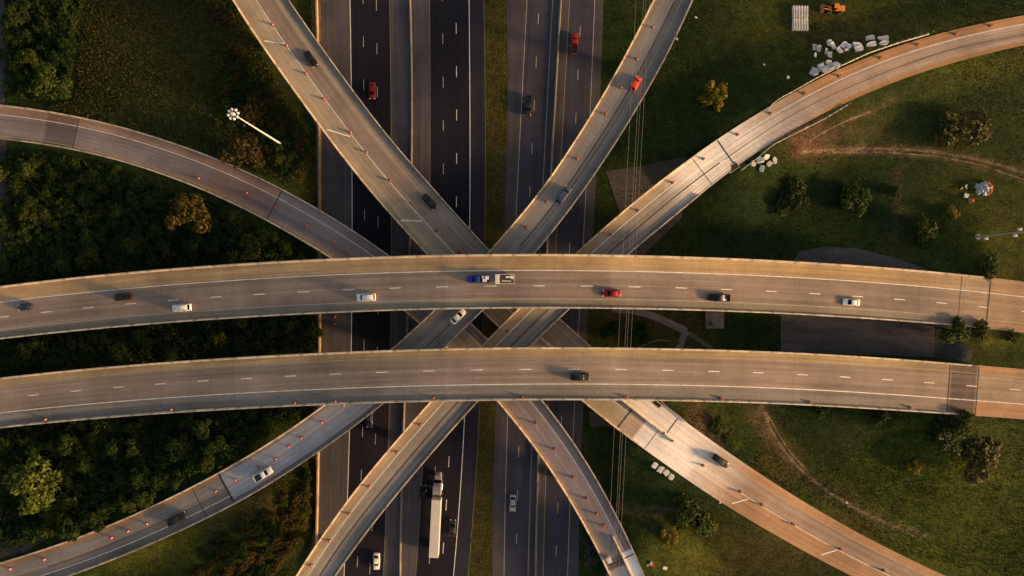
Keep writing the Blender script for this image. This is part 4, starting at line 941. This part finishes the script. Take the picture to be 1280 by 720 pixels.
H4 = [(818,581.5,7,8,35,'first and highest slab of the row under the lower right ramp'),(825.5,586.5,7,9,30,'second slab of the row under the lower right ramp'),(832.5,590.5,7,8,50,'third slab of the row under the lower right ramp'),(839,596,7,8,30,'last and lowest slab of the row under the lower right ramp')]
for s in H4: slab(*s[:5], s[5], 'row of slabs under the lower right ramp', thick=.4)
for px, py, w, h, lab in ((985,97,4.2,4.2,'small square white slab alone on the grass left of the rubble heap'),(1207.5,245,6,6,'square white box lid on the grass beside the orange drum'),(831,710,6,4,'small white scrap on the grass near the bottom edge'),(846,49,3,3,'tiny white scrap at the edge of the ramp with the orange car'),
     (870,22,4,2,'thin pale scrap on the grass right of the ramp at the top'),(955,81,3,2,'small pale stone on the dark grass between the yellow bush and the rubble'),(1058,628,3,3,'small white stone on the curved track at lower right'),(900,628,2.5,2.5,'tiny white marker at the lower edge of the lower right ramp')):
    slab(px, py, w, h, 20, lab, None, thick=.25)
# pale concrete box on the bottom ramp
p, t_, up, s, v = at_px('south_west', 761, 698); mb = MB(); mb.box((0, 0, .7), (1.4, 1.0, 1.4), bev=.06); o = mb.build('equipment_cabinet', M['whitesteel']); mb = MB(); mb.box((0, 0, 1.43), (1.5, 1.1, .08), bev=.02); mb.build('lid', M['white'], o); orient(o, p, t_, up, .01); tag(o, 'small white box standing on the bottom centre ramp by the joint', 'cabinet')
# concrete drain chamber between the overpasses
q = G(893, 400.5); o = empty('drain_chamber', q); tag(o, 'square concrete drain chamber on the grass between the two overpasses', 'drain')
mb = MB(); mb.box((0, 0, .2), (5.2, 4.6, .5), bev=.08); mb.build('slab', simple('old_concrete', (.17, .14, .12), .9, .4, .7), o); mb = MB(); mb.box((0, 0, .5), (1.8, 1.5, .18), bev=.03); mb.build('cover', M['girder'], o); mb = MB(); mb.box((-1.2, -.9, .5), (.8, .8, .12)); mb.build('grate', M['tar'], o)
# stacked barrier segments
seg = None
for row in range(2):
    for k in range(6):
        px = 991.3+k*3.35; py = 15.5+row*15.6+k*.12; q = G(px, py)
        if seg is None:
            mb = MB(); mb.loft([[(-.3, y, 0), (-.3, y, .1), (-.16, y, .35), (-.11, y, .85), (.11, y, .85), (.16, y, .35), (.3, y, .1), (.3, y, 0)] for y in (-1.65, 1.65)]); seg = mb.build('barrier_segment', M['slab']); o = seg
        else: o = seg.copy(); COL.objects.link(o)
        o.location = q; o.rotation_euler = (0, 0, math.radians(rng.uniform(-1.5, 1.5)))
        tag(o, f"{ORD[k]} from the left of the six concrete barrier segments in the {'upper' if row == 0 else 'lower'} row", 'barrier segment', 'stored concrete barrier segments')
# loader
q = G(1041, 12.5); t = empty('wheel_loader', q, math.radians(-4)); tag(t, 'orange wheel loader parked on the grass beside the stored barrier segments', 'wheel loader')
mb = MB(); mb.box((1.3, 0, 1.2), (2.6, 1.5, 1.0), bev=.12); mb.build('engine_cover', M['machine'], t); mb = MB(); mb.box((-.9, 0, .95), (1.9, 1.1, .7), bev=.1); mb.build('front_frame', M['machine'], t)
mb = MB(); mb.box((-.2, .0, 1.9), (1.3, 1.3, 1.5), bev=.08, top=.86); cab = mb.build('cab', M['glass'], t); mb = MB(); mb.box((-.2, 0, 2.72), (1.35, 1.35, .12), bev=.04); mb.build('roof', M['machine'], cab)
for s in (-1, 1): mb = MB(); mb.box((-2.0, s*.42, 1.15), (2.4, .18, .3), 0, tilt=(0, .25), bev=.03); mb.build('arm', M['machine'], t)
mb = MB(); mb.loft([[(-3.0, y, .2), (-3.6, y, .15), (-3.7, y, .3), (-3.25, y, .6), (-3.2, y, 1.1), (-3.0, y, 1.1)] for y in (-1.15, 1.15)]); mb.build('bucket', simple('worn_steel', (.30, .17, .08), .6, .3), t); wheels(t, (-1.3, 1.7), 1.0, .7, .5)
# tarp covered heap with orange end
q = G(1228, 236); bm = bmesh.new(); bmesh.ops.create_icosphere(bm, subdivisions=4, radius=1)
for v_ in bm.verts:
    a = math.atan2(v_.co.y, v_.co.x); r = 1+.16*math.sin(a*5+1)+.10*math.sin(a*11)+.06*math.sin(a*19); v_.co.x *= 2.1*r; v_.co.y *= 1.9*r; v_.co.z = max(v_.co.z, -.05)*(1.25+.2*math.sin(a*7)+.25*math.sin(v_.co.x*4+v_.co.y*3))
me = bpy.data.meshes.new('covered_heap'); bm.to_mesh(me); bm.free(); me.materials.append(M['tarp']); o = bpy.data.objects.new('covered_heap', me); COL.objects.link(o); o.location = q; tag(o, 'crumpled grey tarpaulin over a heap with an orange edge, on the grass at far right', 'tarpaulin')
mb = MB()
for k in range(9): a = -.9+k*.24; mb.box((2.15*math.cos(a), 1.9*math.sin(a), .5+.1*(k % 3)), (.55, .45, .5), a, bev=.08, tilt=(.3*(k % 2), .2))
mb.build('orange_net', M['orange'], o)
q = G(1204.5, 232); mb = MB()
for k in range(6): mb.box((random.uniform(-1, 1), random.uniform(-1, 1), .15+.1*k), (.8, .25, .2), random.uniform(0, 3), bev=.03)
o = mb.build('scrap_pile', M['slab2']); o.location = q; tag(o, 'dark scrap pieces left of the tarpaulin on the grass', 'scrap')
q = G(812.5, 705); mb = MB()
for k in range(7): mb.box((random.uniform(-1, 1), random.uniform(-.8, .8), .25), (.6, .5, .45), random.uniform(0, 3), m=k % 2, bev=.05)
o = mb.build('scrap_pile', [M['orange'], M['white']]); o.location = q; tag(o, 'orange and white scrap pieces on the grass beside the bottom centre ramp', 'scrap')

# ------------------------------------------------------------------ vegetation
def crown_mesh(name, rs, R, Hc, n, leaf, lobes, zlift):
    """leaf-sized faces spread through several uneven lobes"""
    cen = []; 
    for k in range(lobes):
        a = rs.uniform(0, 2*math.pi); d = R*math.sqrt(rs.uniform(0, 1))*.72; cen.append((d*math.cos(a), d*math.sin(a), zlift+Hc*rs.uniform(.25, .85)*(1-.45*d/R), R*rs.uniform(.22, .42)))
    cen.append((0, 0, zlift+Hc*.62, R*.42)); big = list(cen)
    for k in range(lobes*4):      # small outlying sprays that break the outline
        b0 = big[rs.randint(len(big))]; u = rs.normal(size=3); u /= np.linalg.norm(u); u[2] = abs(u[2])*.8; cen.append((b0[0]+u[0]*b0[3], b0[1]+u[1]*b0[3], b0[2]+u[2]*b0[3]*.8, b0[3]*rs.uniform(.2, .45)))
    cen = np.array(cen); wt = cen[:, 3]**1.6; pick = rs.choice(len(cen), n, p=wt/wt.sum())
    d = rs.normal(size=(n, 3)); d /= np.linalg.norm(d, axis=1)[:, None]; rad = rs.uniform(.45, 1.12, n)**.7
    c = cen[pick, :3]+d*rad[:, None]*cen[pick, 3][:, None]*np.array((1, 1, .75))
    c[:, 2] = np.maximum(c[:, 2], .12)
    nrm = d*1.0+rs.normal(size=(n, 3))*.55+np.array((0, 0, .35)); nrm /= np.linalg.norm(nrm, axis=1)[:, None]
    t = np.cross(nrm, rs.normal(size=(n, 3))); t /= np.linalg.norm(t, axis=1)[:, None]; b = np.cross(nrm, t)
    s = leaf*rs.uniform(.55, 1.4, n)[:, None]; bend = nrm*s*.25
    V_ = np.stack([c-t*s, c-b*s*.6+bend, c+t*s, c+b*s*.6+bend], 1).reshape(-1, 3)
    return V_, np.arange(n*4).reshape(n, 4)
SHAPES = []
for k in range(7):
    rs = np.random.RandomState(40+k); R = 1.0
    SHAPES.append(('broad', *crown_mesh('c', rs, 3.4, 5.0+.5*k, 2600, .23, 9+k, 1.0)))
BUSHES = [crown_mesh('b', np.random.RandomState(80+k), 2.4, 2.6, 1700, .18, 7+k, .15) for k in range(5)]
LEAVES = {}
def veg(kind, shape, mat, loc, scale, rz, label, cat, group=None, zs=1.):
    key = (kind, shape, mat)
    if key not in LEAVES:
        V_, F_ = (SHAPES[shape][1:] if kind == 'tree' else BUSHES[shape]); o = mesh_obj('crown' if kind == 'tree' else 'foliage', V_, F_, M[mat])
        tm = MB(); rs = random.Random(shape)
        if kind == 'tree':
            pts = [Vector((0, 0, -.4)), Vector((.08, .05, 1.6)), Vector((.02, .12, 3.2)), Vector((.1, 0, 4.6))]
            for a, b, r0, r1 in zip(pts, pts[1:], (.26, .18, .12), (.18, .12, .05)): tm.tube(a, b, r0, r1, 8)
            for j in range(8): a = j*.9+rs.random(); s = pts[1].lerp(pts[3], rs.uniform(0, .8)); tm.tube(s, s+Vector((math.cos(a)*rs.uniform(1.2, 2.3), math.sin(a)*rs.uniform(1.2, 2.3), rs.uniform(.5, 1.3))), .07, .02, 6)
        else:
            for j in range(6): a = j*1.05; tm.tube((0, 0, -.2), (math.cos(a)*1.1, math.sin(a)*1.1, 1.4), .06, .02, 6)
        w = tm.build('trunk' if kind == 'tree' else 'stem', M['wood']); LEAVES[key] = (o.data, w.data); bpy.data.objects.remove(o); bpy.data.objects.remove(w)
    root = empty(kind if kind == 'tree' else 'bush', loc, rz); root.scale = (scale, scale, scale*zs); tag(root, label, cat, group)
    for nm, d in zip(('crown', 'trunk') if kind == 'tree' else ('foliage', 'stem'), LEAVES[key]):
        o = bpy.data.objects.new(nm, d); COL.objects.link(o); o.parent = root
    return root
def inpoly(x, y, poly):
    c = False; n = len(poly)
    for i in range(n):
        x1, y1 = poly[i]; x2, y2 = poly[(i+1) % n]
        if (y1 > y) != (y2 > y) and x < (x2-x1)*(y-y1)/(y2-y1)+x1: c = not c
    return c
def near_road(px, py, m):
    for n_, r in ROADS.items():
        z = 0; d = np.hypot(*(r['pc']-np.array((px, py))).T); j = int(np.argmin(d))
        # ground footprint of the road seen from above, not its parallax position
        w = G0[n_]; dd = np.hypot(*(w-np.array((px, py))).T); jj = int(np.argmin(dd))
        if dd[jj] < r['wid'][jj]/2/.225+m and r['W'][jj, 2] < 9: return True
    return False
G0 = {n_: np.c_[640+r['W'][:, 0]/.225, 360-r['W'][:, 1]/.225] for n_, r in ROADS.items()}
# single trees and bushes that stand out
T1 = [ # kind, px, py, radius px, material, z-scale, label
 ('tree',38,604,38,'leaf_bright',1.0,'bright yellow green tree near the left edge, lowest of the left thicket'),
 ('tree',238,266,33,'leaf_gold',.9,'golden brown tree between the left ramp and the upper overpass'),
 ('tree',300,186,24,'leaf_rust',.8,'rusty brown tree beside the foot of the tall light mast'),
 ('bush',312,140,22,'leaf_rust',.9,'rust coloured bush under the lamp ring of the tall light mast'),
 ('tree',68,106,27,'leaf_mid',.9,'pale green tree at the lower end of the top left thicket'),
 ('tree',40,74,16,'leaf_mid',.8,'small pale green tree in the top left thicket'),
 ('bush',275,18,18,'leaf_rust',.7,'small rusty bush near the top edge left of the top left ramp'),
 ('bush',897.5,120.5,18,'leaf_yellow',1.0,'yellow bush alone on the dark grass'),
 ('bush',1210,160,36,'leaf_olive',.55,'large olive tree on the grass at right, above the dirt track'),
 ('bush',1072,246,25,'leaf_mid',.6,'round green tree on the dark grass below the dirt track'),
 ('bush',990,252,25,'leaf_dark',.6,'dark green tree left of the round one on the dark grass'),
 ('bush',1156,289,21,'leaf_mid',.6,'green tree on the dark grass, nearest the upper overpass'),
 ('bush',1119,238,9,'leaf_dark',.8,'tiny dark bush right of the round green tree'),
 ('bush',1192,264,10,'leaf_yellow',.6,'small yellowish bush below the tarpaulin heap'),
 ('tree',1197,414,20,'leaf_mid',.7,'left one of two trees leaning over the end of the upper overpass wall'),
 ('tree',1228,413,15,'leaf_mid',.7,'right one of two trees leaning over the end of the upper overpass wall'),
 ('bush',1230,573,32,'leaf_olive',.45,'bare brownish tree on the olive grass at lower right'),
 ('bush',1180,548,26,'leaf_dark',.5,'dark green tree between the lower overpass end and the brownish tree'),
 ('bush',1206,528,15,'leaf_mid',.8,'green bush against the lower edge of the lower overpass end'),
 ('bush',1146,585,12,'leaf_yellow',.6,'small yellow bush left of the brownish tree'),
 ('bush',857,640,26,'leaf_mid',.5,'green tree on the grass between the two lower ramps'),
 ('bush',880,658,16,'leaf_bright',.6,'light green bush right of the tree between the two lower ramps'),
 ('bush',840,672,14,'leaf_yellow',.6,'yellow green bush below the tree between the two lower ramps'),
 ('bush',764,412,14,'leaf_dark',.7,'dark bush between the two overpasses under the power lines'),
 ('bush',800,413,16,'leaf_dark',.6,'dark bush between the overpasses, inside the curve of the path'),
 ('bush',740,700,15,'leaf_grey',.6,'grey leafless brush beside the foot of the bottom centre ramp'),
 ('bush',735,680,9,'leaf_grey',.6,'small grey brush beside the bottom centre ramp, above a larger one'),
 ('bush',896,530,12,'leaf_mid',.5,'green bush just below the lower overpass by the red soil'),
 ('bush',915,552,11,'leaf_bright',.4,'light green low bush on the bank beside the lower right ramp'),
 ('bush',1025,512,13,'leaf_dark',.6,'dark bush under the lower edge of the lower overpass'),
 ('bush',1105,520,13,'leaf_dark',.6,'dark bush under the right part of the lower overpass'),
 ('bush',1240,330,18,'leaf_mid',.4,'low green bush above the end of the upper overpass'),
]
taken = []
for k, (kd, px, py, rp, mt, zs, lab) in enumerate(T1):
    q = G(px, py); base = 3.5 if kd == 'tree' else 2.3; sc = rp*.225/base; hh = (6. if kd == 'tree' else 2.6)*sc*zs*.6
    q2 = P(px, py, q.z+hh); q = Vector((q2.x, q2.y, TZ(q2.x, q2.y))); veg(kd, k % (7 if kd == 'tree' else 5), mt, q, sc, k*1.7, lab, kd, None, zs); taken.append((px, py, rp))
AREAS = [ # polygon, spacing px, radius range, materials, label, group, tree share
 ([(10,190),(100,200),(235,243),(330,284),(398,330),(300,338),(0,365)], 21, (9,17), ('leaf_dark','leaf_dark','leaf_mid'), 'dark green tree in the thicket between the left ramp and the upper overpass', 'trees of the thicket above the upper overpass', .5),
 ([(0,415),(395,388),(392,442),(0,478)], 20, (8,15), ('leaf_dark','leaf_dark','leaf_mid'), 'dark green tree in the shaded strip between the two wide overpasses', 'trees in the strip between the overpasses', .4),
 ([(0,530),(395,500),(330,550),(258,585),(110,655),(0,690)], 22, (9,19), ('leaf_dark','leaf_dark','leaf_mid'), 'dark green tree in the thicket between the lower overpass and the lower left ramp', 'trees of the lower left thicket', .55),
 ([(10,-10),(110,-10),(98,60),(92,126),(10,126)], 18, (8,14), ('leaf_dark','leaf_mid','leaf_dark'), 'green tree in the thicket at the top left corner', 'trees of the top left thicket', .5),
 ([(388,590),(390,650),(352,705),(340,730),(225,730),(250,690),(300,650)], 17, (7,12), ('leaf_mid','leaf_rust','leaf_dark','leaf_gold'), 'brownish green bush in the triangle between the two lower left ramps', 'bushes between the two lower left ramps', .1),
 ([(280,40),(305,60),(345,112),(395,185),(388,235),(350,210),(300,200),(270,160)], 18, (7,12), ('leaf_mid','leaf_rust','leaf_dark'), 'brownish green bush in the wedge left of the top left ramp', 'bushes in the wedge beside the top left ramp', .15),
 ([(1225,395),(1280,400),(1280,440),(1240,440)], 20, (8,11), ('leaf_mid',), 'low green bush on the bank between the ends of the two overpasses', 'bushes between the overpass ends', 0),
 ([(330,385),(396,378),(396,445),(372,450)], 16, (7,11), ('leaf_gold','leaf_rust','leaf_mid'), 'golden bush beside the freeway wall between the two wide overpasses', 'golden bushes by the freeway wall', .1),
]
cnt = 0
for poly, sp, (r0, r1), mts, lab, grp, share in AREAS:
    sp *= .86
    xs = [p[0] for p in poly]; ys = [p[1] for p in poly]; y = min(ys); row = 0
    while y < max(ys):
        x = min(xs)+(row % 2)*sp/2
        while x < max(xs):
            px = x+rng.uniform(-.42, .42)*sp; py = y+rng.uniform(-.42, .42)*sp; rp = rng.uniform(r0, r1)
            if inpoly(px, py, poly) and not near_road(px, py, rp*.55) and all(math.hypot(px-a, py-b) > (c+rp)*.7 for a, b, c in taken):
                tr = rng.rand() < share; kd = 'tree' if tr else 'bush'; base = 3.6 if tr else 2.5; sc = rp*.225/base; q = G(px, py)
                lb = lab if tr or lab.split(' in the')[0].endswith('bush') or 'bush' in lab else lab.replace(' tree ', ' bush ')
                if tr: lb = lb.replace(' bush ', ' tree ')
                veg(kd, rng.randint(0, 7 if tr else 5), mts[rng.randint(len(mts))], q, sc, rng.uniform(0, 6), lb, kd, grp, rng.uniform(.6, 1.0)); cnt += 1
            x += sp
        y += sp*.87; row += 1
print('scattered plants', cnt)
# ground cover: low leaves and weeds too many to count
def cover(name, poly, n, size, mat, h=.5, roll=0., reject=None, patchy=.0, label=None):
    pts = []; xs = [p[0] for p in poly]; ys = [p[1] for p in poly]; x0, x1, y0, y1 = min(xs), max(xs), min(ys), max(ys)
    A = np.c_[rng.uniform(x0, x1, n), rng.uniform(y0, y1, n)]
    # vectorised point in polygon
    ins = np.zeros(n, bool); m = len(poly)
    for i in range(m):
        (xa, ya), (xb, yb) = poly[i], poly[(i+1) % m]
        if ya == yb: continue
        c = ((ya > A[:, 1]) != (yb > A[:, 1])) & (A[:, 0] < (xb-xa)*(A[:, 1]-ya)/(yb-ya)+xa); ins ^= c
    A = A[ins]
    if patchy: 
        f = np.sin(A[:, 0]*.09+1)*np.sin(A[:, 1]*.11)+.6*np.sin(A[:, 0]*.23+A[:, 1]*.17)+.5*np.sin(A[:, 1]*.31-A[:, 0]*.12); f = f*.4+.9*np.sin(A[:, 0]*.021+A[:, 1]*.033+2)*np.sin(A[:, 1]*.027-A[:, 0]*.013); A = A[f+rng.normal(size=len(A))*1.1 > patchy]
    keep = np.ones(len(A), bool)
    for n_, r in ROADS.items():
        w = G0[n_][::4]; d = np.hypot(A[:, None, 0]-w[None, :, 0], A[:, None, 1]-w[None, :, 1]); j = d.argmin(1); lowz = r['W'][::4, 2][j] < 7.
        keep &= ~((d.min(1) < r['wid'][::4][j]/2/.225+1.5) & r['grade'][::4][j])
    keep &= ~((A[:, 0] > 392) & (A[:, 0] < 606)) & ~((A[:, 0] > 632) & (A[:, 0] < 756)) if 'verge' not in name else keep
    A = A[keep]; n = len(A); X_ = (A[:, 0]-640)*.225; Y_ = (360-A[:, 1])*.225; Z_ = terrain(X_, Y_)
    X_ *= (180-Z_)/180; Y_ *= (180-Z_)/180; Z_ = terrain(X_, Y_)
    rl = roll*np.clip(.45+.3*np.sin(X_*.9+np.sin(Y_*.7)*1.5)+.3*np.sin(Y_*1.1+np.cos(X_*.5)*2)+.25*np.sin(X_*2.1+Y_*1.7), 0, 1.3); c = np.c_[X_, Y_, Z_+rl*rng.uniform(.55, 1, n)+rng.uniform(.05, h, n)]; nrm = rng.normal(size=(n, 3))*.8+np.array((0, 0, .8)); nrm /= np.linalg.norm(nrm, axis=1)[:, None]
    t = np.cross(nrm, rng.normal(size=(n, 3))); t /= np.linalg.norm(t, axis=1)[:, None]; b = np.cross(nrm, t); s = size*rng.uniform(.5, 1.5, n)[:, None]
    V_ = np.stack([c-t*s, c-b*s*.5+nrm*s*.2, c+t*s, c+b*s*.5+nrm*s*.2], 1).reshape(-1, 3)
    o = mesh_obj(name, V_, np.arange(n*4).reshape(n, 4), M[mat]); tag(o, label, 'ground cover', None, 'stuff'); return o
for k_, n_a, w_ in ((0, 60000, 'above the upper overpass'), (1, 42000, 'between the two wide overpasses'), (2, 78000, 'of the lower left thicket'), (3, 26000, 'of the top left thicket')):
    cover('undergrowth', AREAS[k_][0], n_a, .24, 'leaf_dark', .8, 2.2, label='dark undergrowth '+w_); cover('undergrowth', AREAS[k_][0], n_a//4, .26, 'leaf_mid', .9, 2.4, patchy=.2, label='paler green undergrowth '+w_)
MEADOW = [(100,-10),(290,-10),(340,90),(400,190),(398,250),(300,205),(180,165),(60,135),(95,125)]
cover('weeds', MEADOW, 22000, .24, 'leaf_rust', .5, patchy=.3, label='brown weeds of the rough meadow at upper left'); cover('weeds', MEADOW, 60000, .24, 'leaf_olive', .5, patchy=-.5, label='green weeds of the rough meadow at upper left')
cover('weeds', [(395,560),(397,650),(355,730),(110,730),(230,675),(330,620)], 26000, .16, 'leaf_mid', .4, patchy=-.2, label='green weeds between the two lower left ramps')
cover('weeds', MEADOW, 22000, .24, 'leaf_dark', .5, label='dark low weeds of the rough meadow at upper left')
cover('weeds', [(345,560),(397,540),(397,680),(340,700)], 9000, .16, 'leaf_gold', .4, label='golden weeds along the freeway wall at lower left')
RG = [(756,-10),(1290,-10),(1290,730),(756,730)]
cover('grass_tufts', RG, 70000, .17, 'leaf_mid', .22, patchy=.3, label='grass tufts on the fields at right'); cover('grass_tufts', [(1090,520),(1290,520),(1290,730),(1120,690),(1000,600)], 50000, .17, 'leaf_mid', .25, patchy=.1, label='olive grass tufts of the field at lower right')
cover('grass_tufts', [(1150,-10),(1290,-10),(1290,150),(1200,130)], 5000, .22, 'leaf_olive', .2, patchy=.2, label='yellowish grass tufts at the top right corner')
cover('grass_tufts', [(840,510),(960,560),(1100,660),(1060,640),(900,575)], 6000, .22, 'leaf_mid', .25, label='grass tufts on the bank of the lower right ramp')
vp = [(607, -10), (632, -10), (632, 180), (628, 310), (624, 400), (617, 540), (615, 730), (587, 730), (599, 560), (605, 400), (608, 200)]
cover('verge_weeds', vp, 14000, .12, 'leaf_yellow', .25, patchy=.1, label='yellow green weeds on the strip between the dark and grey carriageways')
